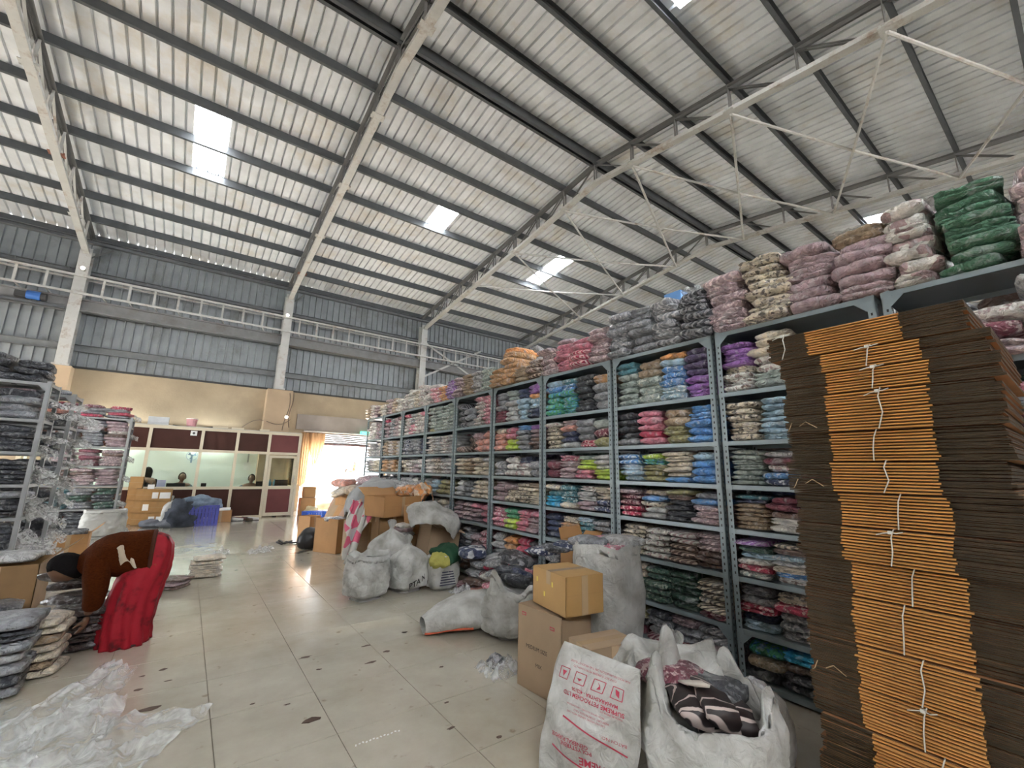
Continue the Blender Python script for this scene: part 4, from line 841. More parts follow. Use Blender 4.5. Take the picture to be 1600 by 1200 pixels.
M_ = o.data; o.parent = s8; o.matrix_parent_inverse = Matrix.Translation(-Vector((2.38, 1.62, 0))) ; o.matrix_parent_inverse = (Matrix.Translation((2.38, 1.62, 0)) @ Matrix.Rotation(.9, 4, 'Z')).inverted()
blkw, N_, L_, b_ = nt('black cloth with white ovals')
tc = N_.new('ShaderNodeTexCoord'); wvx = N_.new('ShaderNodeTexWave'); wvx.wave_type = 'RINGS'; wvx.inputs['Scale'].default_value = 6.5; wvx.inputs['Distortion'].default_value = 2.5; wvx.inputs['Detail'].default_value = 0; wvx.inputs['Detail Scale'].default_value = 1.5; L_.new(tc.outputs['Object'], wvx.inputs[0])
r_ = N_.new('ShaderNodeMapRange'); r_.inputs[1].default_value = .9; r_.inputs[2].default_value = .94; L_.new(wvx.outputs[1], r_.inputs[0]); cx_ = N_.new('ShaderNodeMix'); cx_.data_type = 'RGBA'; cx_.inputs[6].default_value = (.022, .014, .014, 1); cx_.inputs[7].default_value = (.6, .5, .46, 1); L_.new(r_.outputs[0], cx_.inputs[0]); L_.new(cx_.outputs[2], b_.inputs['Base Color']); b_.inputs['Roughness'].default_value = .5
for k, (dx, dy, dz, ry) in enumerate(((-.07, .07, .31, .25), (-.01, -.01, .32, .3), (.07, -.05, .28, .25), (-.04, -.05, .22, .1))):
    o = link('cushion_roll', pack_mb(.34, .13, .09, 1, k, 9).mesh('r', blkw, True), None, Matrix.Translation((2.08+dx, 1.25+dy, dz+.02)) @ Matrix.Rotation(-.75, 4, 'Z') @ Matrix.Rotation(ry, 4, 'Y')); tag(o, ['black cloth roll with white ovals at the rim of the big sack', 'black cloth roll with white ovals topmost in the big sack', 'black cloth roll with white ovals towards the carton stack', 'black cloth roll with white ovals lowest in the big sack'][k], 'roll')
o = link('folded_cloth', pack_mb(.27, .09, .02, 1, 3, 6).mesh('c', mat('cream felt', (.6, .55, .48), .8), True), None, Matrix.Translation((2.10, 1.34, .41)) @ Matrix.Rotation(-.75, 4, 'Z') @ Matrix.Rotation(-.3, 4, 'X')); tag(o, 'cream folded cloth lying on the black rolls in the sack', 'cloth')
packet('garment_bag', pack_mesh(.3, .2, .09), Matrix.Translation((2.12, 1.48, .36)) @ Matrix.Rotation(.4, 4, 'Z'), 'M', '*', 'maroon printed bag behind the cream cloth in the open sack', 'bag')
packet('garment_bag', pack_mesh(.34, .24, .09), Matrix.Translation((2.22, 1.34, .33)) @ Matrix.Rotation(.2, 4, 'Z'), 'K', '.', 'charcoal bag by the carton stack in the open sack', 'bag')
# printed flat sack hanging over the battered carton
Q = [Vector(v) for v in ((0, 0), (1, 0), (1, 1), (0, 1))]
TLc, TRc = gz(884, 1002, .50), gz(1000, 1046, .50); BRc, BLc = gz(985, 1235, .0)*1, gz(862, 1215, .0)*1
BRc = gz(982, 1260, 0); BLc = gz(845, 1200, 0)
def ps(u, v):            # u across from the left edge, v down
    a = TLc.lerp(TRc, u); b = BLc.lerp(BRc, u); q = a.lerp(b, v); n_ = (TRc-TLc).cross(BLc-TLc).normalized()
    if n_.y > 0: n_ = -n_
    bulge = .05*math.sin(PI*v)*math.sin(PI*u)
    side = (TRc-TLc).normalized()*((u-.5)*.06*math.sin(PI*v)*1.2)
    return q+side+n_*(bulge+.012*math.sin(v*9+u*5)+.022*noise.noise(Vector((u*4, v*5, 1)))+.01)
pst = MB().grid(ps, 30, 40).build('printed_sack', sackm, None, True); solid(pst, .003, 0); tag(pst, 'flat white sack with upside-down red printing draped against the battered carton', 'sack')
def print_on(txt, u, v, size, rot=PI, bold=.0):
    me = text_mesh(txt, 1, redink, bold=bold); W = (TRc-TLc).length; H_ = (BLc-TLc).length
    for vt in me.vertices:
        x, y = vt.co.x*size, vt.co.y*size; x, y = x*math.cos(rot)-y*math.sin(rot), x*math.sin(rot)+y*math.cos(rot)
        uu, vv = u+x/W, v-y/H_; n_ = (TRc-TLc).cross(BLc-TLc).normalized(); n_ = -n_ if n_.y > 0 else n_
        vt.co = ps(uu, vv)+n_*.006
    link('lettering', me, pst)
print_on('FOR MORE INFORMATION ON THIS PRODUCT PLEASE', .55, .13, .013); print_on('CONTACT SUPREME PETROCHEM LTD', .5, .165, .013)
print_on('MAHARASHTRA - 402106', .56, .345, .021, bold=.02); print_on('SUPREME PETROCHEM LTD', .54, .39, .025, bold=.02); print_on('MADE IN INDIA BY', .76, .425, .011)
print_on('BATCH NO.', .8, .60, .018); print_on('GENERAL PURPOSE', .36, .72, .022, bold=.015); print_on('POLYSTYRENE', .44, .755, .022, bold=.015); print_on('SUPREME', .66, .83, .04, bold=.02)
print_on('REGD OFFICE SOLITAIRE CORPORATE PARK', .48, .465, .010); print_on('KEEP DRY  STORE IN COOL PLACE', .55, .495, .011); print_on('USE NO HOOKS  HANDLE WITH CARE', .5, .52, .011)
def stripe(u0, v0, u1, v1, t, name='printed_line'):
    n_ = (TRc-TLc).cross(BLc-TLc).normalized(); n_ = -n_ if n_.y > 0 else n_
    MB().grid(lambda a, b: ps(u0+(u1-u0)*a, v0+(v1-v0)*a+t*(b-.5))+n_*.006, 12, 1).build(name, redink, pst)
stripe(.26, .57, .92, .67, .012); stripe(.16, .80, .6, .9, .012)
for k in range(4):       # handling pictograms
    u = .16+.21*k; v = .25; a = .062; b = .045
    for (x0, y0, x1, y1) in ((-a, -b, a, -b), (a, -b, a, b), (a, b, -a, b), (-a, b, -a, -b)):
        n_ = (TRc-TLc).cross(BLc-TLc).normalized(); n_ = -n_ if n_.y > 0 else n_; dx_, dy_ = x1-x0, y1-y0; tx = .0045 if dy_ else 0; ty = .003 if dx_ else 0
        MB().add([ps(u+x0-tx, v+y0-ty)+n_*.005, ps(u+x1-tx, v+y1-ty)+n_*.005, ps(u+x1+tx, v+y1+ty)+n_*.005, ps(u+x0+tx, v+y0+ty)+n_*.005], [(0, 1, 2, 3)]).build('pictogram_frame', redink, pst)
    sh = [[(-.03, -.02), (.03, -.02), (0, .03)], [(-.03, .0), (.03, 0), (.0, .022)], [(-.02, -.03), (.01, -.01), (-.01, .03), (.03, .02)], [(-.03, -.03), (.02, -.02), (.03, .03), (-.01, .01)]][k]
    MB().add([ps(u+x, v+y)+n_*.005 for x, y in sh], [tuple(range(len(sh)))]).build('pictogram', redink, pst)
# white bag and grey sack thrown over the cartons, patterned cloth
def blanket(name, c, size, seed, m, label, cat, rz=0, tilt=(0, 0), n=22, drop=.2):
    def fn(u, v):
        a, b = (u-.5)*2, (v-.5)*2; r2 = abs(a)**2.4+abs(b)**2.4; e = 1+.13*noise.noise(Vector((math.atan2(b, a)*1.2, seed, 0)))
        z = size[2]*max(0, 1-r2*.8)+.05*noise.noise(Vector((u*4+seed, v*4, 0)))+.03*noise.noise(Vector((u*10+seed, v*9, 0)))-drop*max(0, r2-.6)*.6
        return (a*size[0]/2*e*(1-.22*b*b), b*size[1]/2*e*(1-.22*a*a), z)
    o = MB().grid(fn, n, n).build(name, m, None, True, c); o.rotation_euler = (tilt[0], tilt[1], rz); solid(o, .006, -1); return tag(o, label, cat)
blanket('woven_sack', (2.72, 5.35, .80), (.75, .5, .14), 3, sackm, 'empty white sack thrown over the orange-brown carton near the racks', 'sack', rz=-.25, tilt=(.25, .28))
blanket('woven_sack', (2.42, 7.1, .94), (.95, .62, .24), 8, sackg, 'grey sack draped over the top of the carton pile', 'sack', rz=.2, tilt=(-.1, -.5))
blanket('cloth_heap', (2.95, 6.85, 1.04), (.5, .4, .12), 12, pack_mat('w', '*'), 'off-white printed cloth beside the grey sack on the pile', 'cloth', rz=.8, tilt=(0, .1))
blanket('cloth_heap', (3.05, 6.5, 1.05), (.4, .3, .12), 15, pack_mat('O', '#'), 'orange and grey patchwork cloth on top of the pile by the racks', 'cloth', rz=.3)
quilt, N_, L_, b_ = nt('pink diamond quilt'); tc = N_.new('ShaderNodeTexCoord'); vo = N_.new('ShaderNodeTexVoronoi'); vo.inputs['Scale'].default_value = 7; L_.new(tc.outputs['Object'], vo.inputs[0]); se = N_.new('ShaderNodeSeparateColor'); L_.new(vo.outputs['Color'], se.inputs[0])
cr = N_.new('ShaderNodeValToRGB'); cr.color_ramp.interpolation = 'CONSTANT'; cr.color_ramp.elements[0].color = (.55, .54, .5, 1); e = cr.color_ramp.elements.new(.45); e.color = (.62, .12, .2, 1); e = cr.color_ramp.elements.new(.65); e.color = (.6, .4, .3, 1); e = cr.color_ramp.elements.new(.8); e.color = (.5, .5, .5, 1); L_.new(se.outputs[0], cr.inputs[0]); L_.new(cr.outputs[0], b_.inputs['Base Color']); b_.inputs['Roughness'].default_value = .8
def qf(u, v): return Vector((2.12-.25*v+.16*u, 6.75-.15*u-.2*v, .92-.80*v+.03*math.sin(u*9)))+Vector((.03*math.sin(u*14+v*3), -.05*math.sin(u*11), 0))
qf2 = lambda u, v: qf((u-.5)*(1-.72*v)*1.9+.5, v)
o = MB().grid(qf2, 16, 16).build('quilt', quilt, None, True); solid(o, .01); tag(o, 'pink and white diamond quilt hanging down between the cartons', 'quilt')
crumple('plastic_bag', (2.0, 2.78, 0), (.32, .26, .14), 5, film_mat('bag film', alpha=.3), 'small clear bag with grey scraps on the floor by the tan carton', 'bag', 16)
cloth_lump('cloth_scrap', (1.99, 2.84, .005), (.06, .07, .05), pack_mat('K', '#'), 'black and white scraps inside the small clear bag', 'scraps', 8)
# filling of cartons
for k, (cx, cy, z, c, p) in enumerate(((2.12, 8.05, .49, 'L', '*'), (2.28, 8.1, .48, 'w', '.'), (2.2, 7.98, .5, 'G', '*'))):
    packet('cloth_packet', pack_mesh(.22, .2, .07), Matrix.Translation((cx, cy, z)) @ Matrix.Rotation(k, 4, 'Z'), c, p, f"{PAL[c][0]} {PATW[p]}packet heaped in the carton beside the black bag, {['office side', 'rack side', 'middle'][k]}")
for k in range(3): packet('cloth_packet', pack_mesh(.2, .18, .06), Matrix.Translation((2.42+.09*k, 2.83-.05*k, .74+.02*k)) @ Matrix.Rotation(k, 4, 'Z'), 'NKN'[k], '*', ['navy printed packet at the near edge in the tall open carton', 'charcoal printed packet in the middle of the tall open carton', 'navy printed packet by the racks in the tall open carton'][k])
# pile of slipped packets at the foot of the racks
rr = random.Random(21); cols = 'MmPkLGKCMoRwnmSG'
k = 0
for lay, (n, zz) in enumerate(((9, 0), (8, .075), (7, .15), (5, .23), (4, .31))):
    for j in range(n):
        c = cols[(k*5+lay) % len(cols)]; p = '.*='[(k*7) % 3]; t = (j+.5)/n
        x = 2.98+.12*(j % 2)+rr.uniform(-.05, .05)+.03*lay; y = 3.62+1.25*t+.06*lay*(.5-t); k += 1
        packet('slipped_packet', pack_mesh(.24, .32, .078), Matrix.Translation((x, y, zz+rr.uniform(0, .008))) @ Matrix.Rotation(rr.uniform(-.5, .5), 4, 'Z') @ Matrix.Rotation(rr.uniform(-.12, .1), 4, 'Y'), c, p, f"{PAL[c][0]} {PATW[p]}packet slipped at the racks' foot, {ORT[j]} from pink-filled sack, layer {ORT[lay]}", 'packet', 'packets slipped off the racks')
packet('garment_bag', pack_mesh(.32, .3, .1), Matrix.Translation((3.0, 3.95, .42)) @ Matrix.Rotation(.5, 4, 'Z') @ Matrix.Rotation(.3, 4, 'X'), 'K', '#', 'charcoal and grey bag on top of the slipped packets', 'bag')
packet('garment_bag', pack_mesh(.34, .3, .12), Matrix.Translation((2.95, 4.75, .36)) @ Matrix.Rotation(-.5, 4, 'Z'), 'N', '#', 'navy and white bag at the sack end of the slipped packets', 'bag')
crumple('plastic_bag', (2.78, 4.62, 0), (.3, .35, .14), 17, fw_, 'clear crumpled film at the foot of the slipped packets', 'film', 14)
# things on the floor between sack and carton stack
packet('garment_bag', pack_mesh(.36, .3, .1), Matrix.Translation((2.95, 2.0, .0)) @ Matrix.Rotation(.3, 4, 'Z'), 'N', '.', 'navy bag on the floor below the lowest shelf', 'bag')
packet('garment_bag', pack_mesh(.3, .25, .07), Matrix.Translation((2.72, 1.92, .0)) @ Matrix.Rotation(-.4, 4, 'Z'), 'n', '.', 'brown bag on the floor behind the grey-white sack', 'bag')
packet('garment_bag', pack_mesh(.3, .25, .08), Matrix.Translation((2.9, 1.7, .0)) @ Matrix.Rotation(.1, 4, 'Z'), 'K', '.', 'charcoal bag on the floor against the rack post', 'bag')
cloth_lump('plastic_bag', (2.42, 1.2, .30), (.07, .06, .06), film_mat('bag film dense', alpha=.9), 'white and green plastic bag squeezed beside the carton stack', 'bag', 31)
cloth_lump('plastic_bag', (2.45, 1.16, 0), (.1, .1, .19), sackm, 'white bag on the floor squeezed beside the carton stack', 'bag', 33)
# ---------------------------------------------------------------- office partition
OY = 14.2
alu = mat('cream aluminium section', (.60, .53, .39), .45, 0, .05, 4)
lam = mat('dark brown laminate', (.06, .024, .018), .5, 0, .1, 3, spec=.15)
lam2 = mat('mauve brown laminate', (.16, .055, .052), .5, 0, .08, 3, spec=.15)
glass, N_, L_, b_ = nt('office glass')
t_ = N_.new('ShaderNodeBsdfTransparent'); g_ = N_.new('ShaderNodeBsdfGlossy'); g_.inputs['Roughness'].default_value = .02; fr_ = N_.new('ShaderNodeFresnel'); fr_.inputs[0].default_value = 1.45; ms = N_.new('ShaderNodeMixShader')
t_.inputs[0].default_value = (.93, .98, .95, 1)
L_.new(fr_.outputs[0], ms.inputs[0]); L_.new(t_.outputs[0], ms.inputs[1]); L_.new(g_.outputs[0], ms.inputs[2]); L_.new(ms.outputs[0], N_['Material Output'].inputs[0])
PT = empty('office_partition', (.2, OY, 0), 0, 'cream-framed glass and brown-panel office partition below the ochre wall', 'partition')
def pb(a, b, name, m): 
    o = MB().bb(a, b).build(name, m, PT); o.location = (-.2, -OY, 0); return o
MX = [-3.0, -1.9, -.84, .24, 1.04, 1.82, 2.62]
for k, x in enumerate(MX): pb((x-.035, OY-.04, 0), (x+.035, OY+.04, 2.36), 'mullion', alu)
for z in (2.325, 1.76, .80): 
    pb((MX[0], OY-.035, z-.035), (MX[-1], OY+.035, z+.035), 'rail', alu)
pb((MX[0], OY-.035, 0), (MX[-2], OY+.035, .06), 'rail', alu)
for k in range(len(MX)-1):
    a, b = MX[k]+.035, MX[k+1]-.035; dr = k == len(MX)-2
    pb((a, OY-.006, 1.795), (b, OY+.006, 2.29), 'panel', lam2 if dr else lam)
    if not dr: pb((a, OY-.003, .835), (b, OY+.003, 1.725), 'glass_pane', glass); pb((a, OY-.006, .06), (b, OY+.006, .765), 'panel', lam)
D_ = struct('door_1', MB().bb((MX[-2]+.04, OY-.03, .03), (MX[-2]+.11, OY+.02, 1.70)).bb((MX[-1]-.11, OY-.03, .03), (MX[-1]-.04, OY+.02, 1.70)).bb((MX[-2]+.11, OY-.03, .03), (MX[-1]-.11, OY+.02, .12)).bb((MX[-2]+.11, OY-.03, 1.63), (MX[-1]-.11, OY+.02, 1.70)).bb((MX[-2]+.11, OY-.03, .76), (MX[-1]-.11, OY+.02, .85)), alu)
MB().bb((MX[-2]+.11, OY-.008, .12), (MX[-1]-.11, OY+.004, .76)).build('panel', lam2, D_); MB().bb((MX[-2]+.11, OY-.003, .85), (MX[-1]-.11, OY+.001, 1.63)).build('glass_pane', glass, D_)
MB().tube([(MX[-1]-.075, OY-.03, .95), (MX[-1]-.075, OY-.07, .97), (MX[-1]-.075, OY-.07, 1.12), (MX[-1]-.075, OY-.03, 1.14)], .009, 6).build('door_handle', mat('steel handle', (.5, .5, .5), .3, 1), D_)
# side return of the office and its roof, lining and tube lamp
for z in (2.325, 1.76, .80, .03): pb((2.585, OY, z-.03), (2.655, WY-.02, z+.03), 'rail', alu)
pb((2.615, OY+.04, .83), (2.625, WY-.05, 1.73), 'glass_pane', glass); pb((2.615, OY+.04, 1.79), (2.625, WY-.05, 2.3), 'panel', lam2); pb((2.615, OY+.04, .06), (2.625, WY-.05, .77), 'panel', lam2)
pb((MX[0], OY, 2.362), (2.66, WY-.41, 2.385), 'roof_board', mat('office roof board', (.5, .47, .4), .8))
lining = struct('wall_3', MB().bb((-3.2, WY-.06, .0), (2.2, WY-.003, 2.36)), mat('pale green office paint', (.80, .84, .78), .8, 0, .04, 2))
tl = empty('tube_lamp', (.4, WY-.12, 2.15), 0, 'lit tube lamp on the office wall above the desks', 'lamp')
em, N_, L_, b_ = nt('lit tube'); b_.inputs['Emission Color'].default_value = (.93, 1, .98, 1); b_.inputs['Emission Strength'].default_value = 48
MB().tube([(-.6, 0, 0), (.6, 0, 0)], .016, 8).build('tube', em, tl); MB().bb((-.64, .02, -.025), (.64, .055, .025)).build('lamp_housing', alu, tl)
t2 = empty('tube_lamp', (-1.6, WY-.12, 2.15), 0, 'lit tube lamp on the office wall behind the corner rack', 'lamp'); MB().tube([(-.6, 0, 0), (.6, 0, 0)], .016, 8).build('tube', em, t2); MB().bb((-.64, .02, -.025), (.64, .055, .025)).build('lamp_housing', alu, t2)
desk = empty('office_desk', (.4, 14.72, 0), 0, 'long brown office desk seen through the partition glass', 'desk'); MB().bb((-2.6, -.24, .74), (1.9, .24, .775)).build('desk_top', lam, desk)
for x in (-2.5, -1, .5, 1.85): MB().bb((x-.02, -.22, 0), (x+.02, .22, .74)).build('leg', lam, desk)
# fan, papers, sign, ledge items
p = gy(300, 712, WY-.12); F_ = empty('wall_fan', p, 0, 'blue-grey wall fan on the pale office wall', 'fan')
MB().tube([(.13*math.cos(a), -.04, .13*math.sin(a)) for a in [2*PI*k/20 for k in range(21)]], .006, 5).build('guard_ring', mat('fan blue', (.3, .42, .55), .4), F_)
for k in range(3):
    a = 2*PI*k/3; MB().add([(0, -.03, 0), (.11*math.cos(a), -.045, .11*math.sin(a)), (.11*math.cos(a+.8), -.02, .11*math.sin(a+.8))], [(0, 1, 2)]).build('blade', mat('fan blue', (.3, .42, .55)), F_)
MB().cyl((0, -.05, 0), (0, .04, 0), .035, 12).build('hub', mat('fan blue', (.3, .42, .55)), F_); MB().bb((-.02, 0, -.2), (.02, .05, 0)).build('bracket', mat('fan blue', (.3, .42, .55)), F_)
p = gy(386, 728, WY-.065); tag(MB().bb((-.09, -.004, -.12), (.09, 0, .12)).build('paper_sheet', paperm, None, False, p), 'white paper sheet pinned on the office wall above the man in blue', 'paper')
p = gy(388, 716, WY-.065); tag(MB().bb((-.02, -.004, -.14), (.02, 0, .14)).build('hanging_calendar', mat('grey card', (.4, .42, .4)), None, False, p), 'narrow grey calendar strip hanging above the paper sheet', 'calendar')
p = gy(303, 677, OY-.02); c_ = empty('camera_unit', p, 0, 'small white camera unit on the upper brown panel', 'camera'); MB().bb((-.07, -.03, -.06), (.07, 0, .06)).build('housing', paperm, c_); MB().cyl((0, -.03, 0), (0, -.045, 0), .03, 12).build('lens', mat('black iron', (.03, .03, .03)), c_)
def ledge(px, w_, h_, m, nm, lab, cat, d=.2):
    p = gy(px, 664, OY+.2); return tag(MB().bb((-w_/2, -d/2, 0), (w_/2, d/2, h_)).bb((-w_/2+.02, -d/2-.004, h_*.3), (w_/2-.02, -d/2, h_*.7)).build(nm, m, None, False, (p.x, OY+.2, 2.387)), lab, cat)
ledge(247, .42, .2, mat('grey-white casing', (.5, .52, .54), .5), 'router_box', 'grey-white equipment box on the office roof edge', 'box')
p = gy(299, 664, OY+.2)
bk = empty('paint_bucket', (p.x, OY+.2, 2.386), 0, 'small pink and white bucket on the office roof edge', 'bucket'); MB().cyl((0, 0, 0), (0, 0, .2), .10, 14, 0, .125).build('bucket_body', mat('pink bucket', (.6, .3, .32), .5), bk); MB().cyl((0, 0, .2), (0, 0, .22), .13, 14).build('lid', paperm, bk)
for k, (px, w_) in enumerate(((345, .35), (372, .3), (414, .25))): ledge(px, w_, .05, alu, 'timber_offcut', ['flat cream offcut on the office roof edge past the bucket', 'second flat cream offcut on the office roof edge', 'third flat cream offcut near the peach pillar'][k], 'offcut')
tag(MB().tube([(gy(x, 664, OY+.15).x, OY+.15, 2.40+.03*math.sin(x)) for x in range(270, 345, 6)], .02, 5).build('black_hose', mat('black rubber', (.02, .02, .02), .5)), 'black hose lying along the office roof edge', 'hose')
# ---------------------------------------------------------------- shutter door, curtains, exit sign
SH = empty('window_1', (3.02, WY-.05, 0)); bpy.data.objects.remove(SH)
sd = empty('rolling_shutter', (4.4, WY+.1, 2.2), 0, 'rolled-up grey shutter curtain hanging in the top of the bright doorway', 'shutter')
slm = mat('shutter slat', (.25, .22, .22), .8)
for k in range(6):
    z = -.02+.062*k; MB().loft([[(x, -.012, z), (x, .012, z+.005), (x, .02, z+.03), (x, .0, z+.056), (x, -.02, z+.03)] for x in (-1.38, 1.35)]).build('slat', slm, sd)
MB().bb((-1.38, -.03, -.07), (1.35, .03, -.02)).build('bottom_bar', mat('shutter bar', (.25, .15, .15), .5), sd)
tag(MB().cyl((2.95, WY-.06, 2.56), (5.8, WY-.06, 2.56), .03, 8).build('lintel_pipe', truss), 'pale pipe running above the shutter doorway', 'pipe')
MB().bb((2.7, WY-.06, 2.6), (6.0, WY-.003, 3.1)).build('shutter_hood', mat('sooty plaster', (.3, .26, .23), .9, 0, .2, 1.5), wall)
p = gy(570, 677, WY-.12); ex = empty('exit_sign', p, 0, 'small green exit sign above the shutter doorway', 'sign')
gm, N_, L_, b_ = nt('lit green sign'); b_.inputs['Base Color'].default_value = (.05, .5, .3, 1); b_.inputs['Emission Color'].default_value = (.12, .75, .45, 1); b_.inputs['Emission Strength'].default_value = .5
MB().bb((-.16, -.02, -.06), (.16, .02, .06)).build('sign_box', gm, ex)
o = link('lettering', text_mesh('EXIT', .09, paperm), ex, Matrix.Translation((0, -.023, 0)) @ Matrix.Rotation(PI/2, 4, 'X'))
ctm, N_, L_, b_ = nt('tan curtain'); b_.inputs['Base Color'].default_value = (.42, .28, .17, 1); b_.inputs['Roughness'].default_value = .9; t_ = N_.new('ShaderNodeBsdfTranslucent'); t_.inputs[0].default_value = (.5, .32, .17, 1); ms = N_.new('ShaderNodeMixShader'); ms.inputs[0].default_value = .5; L_.new(b_.outputs[0], ms.inputs[1]); L_.new(t_.outputs[0], ms.inputs[2]); L_.new(ms.outputs[0], N_['Material Output'].inputs[0])
def curtain(x0, x1, z1, lab, k, taper=.6):
    o = MB().grid(lambda u, v: (x0+(x1-x0)*(.5+(u-.5)*(1-taper*v*v)), WY-.17+.035*math.sin(u*28+k), 2.5-(2.5-z1*(1+.08*math.sin(u*9+k)))*v), 40, 10).build('door_curtain', ctm, None, True); tag(o, lab, 'curtain')
curtain(2.85, 3.18, .8, 'tan curtain hanging long at the office side of the doorway', 0, .3); curtain(3.1, 3.6, 1.4, 'short gathered tan curtain in the bright doorway', 2, .8)
# ---------------------------------------------------------------- people
def skin(vs, es, rs, root, sub=2):
    me = bpy.data.meshes.new('sk'); me.from_pydata([tuple(v) for v in vs], es, []); o = bpy.data.objects.new('sk', me); COL.objects.link(o)
    md = o.modifiers.new('s', 'SKIN'); md.branch_smoothing = .6
    lay = me.skin_vertices[0] if len(me.skin_vertices) else None
    if lay is None:
        bm = bmesh.new(); bm.from_mesh(me); bm.verts.layers.skin.verify(); bm.to_mesh(me); bm.free(); lay = me.skin_vertices[0]
    for i, r_ in enumerate(rs): lay.data[i].radius = r_ if isinstance(r_, tuple) else (r_, r_); lay.data[i].use_root = i == root
    sb = o.modifiers.new('u', 'SUBSURF'); sb.levels = sb.render_levels = sub
    dg = bpy.context.evaluated_depsgraph_get(); m2 = bpy.data.meshes.new_from_object(o.evaluated_get(dg)); bpy.data.objects.remove(o); 
    for p in m2.polygons: p.use_smooth = True
    return m2
def add_mesh(mb, me, mi=0):
    mb.add([v.co.copy() for v in me.vertices], [tuple(p.vertices) for p in me.polygons], mi)
def head_mb(mb, c, r_, fwd, upv, mi=0):
    """head with brow, eye hollows, nose, lips, chin, ears; fwd = where the face looks"""
    fwd = Vector(fwd).normalized(); upv = (Vector(upv)-fwd*Vector(upv).dot(fwd)).normalized(); sd_ = fwd.cross(upv); c = Vector(c); rings = []
    for i in range(15):
        a1 = PI*i/14; ring = []
        for k in range(24):
            a = 2*PI*k/24; x = math.sin(a1)*math.cos(a); y = math.sin(a1)*math.sin(a); z = -math.cos(a1)   # x fwd, y side, z up
            fx = x*(.92 if x > 0 else 1.05)*r_; fy = y*.78*r_; fz = z*1.18*r_
            if z < -.1: fy *= 1+.38*(z+.1); fx *= 1+.12*(z+.1)
            if x > .55:
                g = math.exp(-(y/.16)**2); fx += r_*.26*g*math.exp(-((z+.12)/.2)**2)                         # nose
                fx -= r_*.12*math.exp(-((abs(y)-.32)/.13)**2)*math.exp(-((z-.1)/.12)**2)                   # eye hollows
                fx += r_*.06*math.exp(-((z-.3)/.1)**2)+r_*.07*math.exp(-(y/.25)**2)*math.exp(-((z+.48)/.08)**2)   # brow, lips
                fx += r_*.10*math.exp(-(y/.3)**2)*math.exp(-((z+.8)/.15)**2)
            ring.append(c+fwd*fx+sd_*fy+upv*fz)
        rings.append(ring)
    mb.loft(rings, mi)
    for s in (1, -1):
        e = c+sd_*s*.78*r_; mb.loft([[e+sd_*s*d*r_+fwd*(-.05+q*math.cos(a))*r_+upv*(q*1.5*math.sin(a))*r_ for a in [2*PI*k/8 for k in range(8)]] for d, q in ((-.06, .12), (.06, .19), (.12, .12))], mi)
def hand_mb(mb, wrist, d, palm_n, s, size=.17, curl=.5, mi=0):
    """palm plus four fingers and a thumb as short skinned chains"""
    wrist = Vector(wrist); d = Vector(d).normalized(); n = Vector(palm_n); n = (n-d*n.dot(d)).normalized(); sd_ = d.cross(n)*s; q = size
    vs = [wrist, wrist+d*q*.25, wrist+d*q*.48]; me = skin(vs, [(0, 1), (1, 2)], [(q*.13, q*.16), (q*.22, q*.12), (q*.24, q*.09)], 0, 1); add_mesh(mb, me, mi)
    for k, (off, ln) in enumerate(((-.17, .40), (-.06, .46), (.06, .43), (.16, .34))):
        a = wrist+d*q*.42+sd_*off*q; p = [a]; dd = d.copy()
        for j in range(3):
            dd = (dd+n*curl*.55).normalized(); p.append(p[-1]+dd*q*ln*(.42, .33, .25)[j])
        add_mesh(mb, skin(p, [(0, 1), (1, 2), (2, 3)], [q*.062, q*.056, q*.05, q*.04], 0, 1), mi)
    a = wrist+d*q*.18-sd_*.16*q; p = [a, a+(d*.5-sd_*.8+n*.3).normalized()*q*.22, a+(d*.8-sd_*.6+n*.6).normalized()*q*.42]
    add_mesh(mb, skin(p, [(0, 1), (1, 2)], [q*.08, q*.065, q*.05], 0, 1), mi)
skinm = mat('brown skin', (.15, .075, .042), .55, 0, .06, 10); hairm = mat('black hair', (.008, .007, .007), .9, 0, .1, 40, .3, 90, spec=.1)
cardi = mat('rust brown knit', (.085, .018, .003), .95, 0, .3, 60, .9, 160, spec=.1, stretch=(1, 1, 3)); sari, N_, L_, b_ = nt('red printed sari')
tc = N_.new('ShaderNodeTexCoord'); n1 = N_.new('ShaderNodeTexNoise'); n1.inputs['Scale'].default_value = 9; n1.inputs['Detail'].default_value = 3; L_.new(tc.outputs['Object'], n1.inputs[0]); cr = N_.new('ShaderNodeValToRGB')
cr.color_ramp.elements[0].position = .30; cr.color_ramp.elements[0].color = (.06, .008, .01, 1); cr.color_ramp.elements[1].position = .45; cr.color_ramp.elements[1].color = (.30, .012, .022, 1); e = cr.color_ramp.elements.new(.68); e.color = (.34, .014, .026, 1); e = cr.color_ramp.elements.new(.74); e.color = (.28, .08, .03, 1); L_.new(n1.outputs[0], cr.inputs[0]); L_.new(cr.outputs[0], b_.inputs['Base Color']); b_.inputs['Roughness'].default_value = .6
b_.inputs['Sheen Weight'].default_value = 0; b_.inputs['Specular IOR Level'].default_value = .2
W = empty('person', (-.2, 4.86, 0), 0, 'woman in rust cardigan and red sari bending over packets on the floor', 'person')
WL = Vector((-.2, 4.75, 0))
def wp(x, y, z): return Vector((x, y, z))-WL
body = MB()
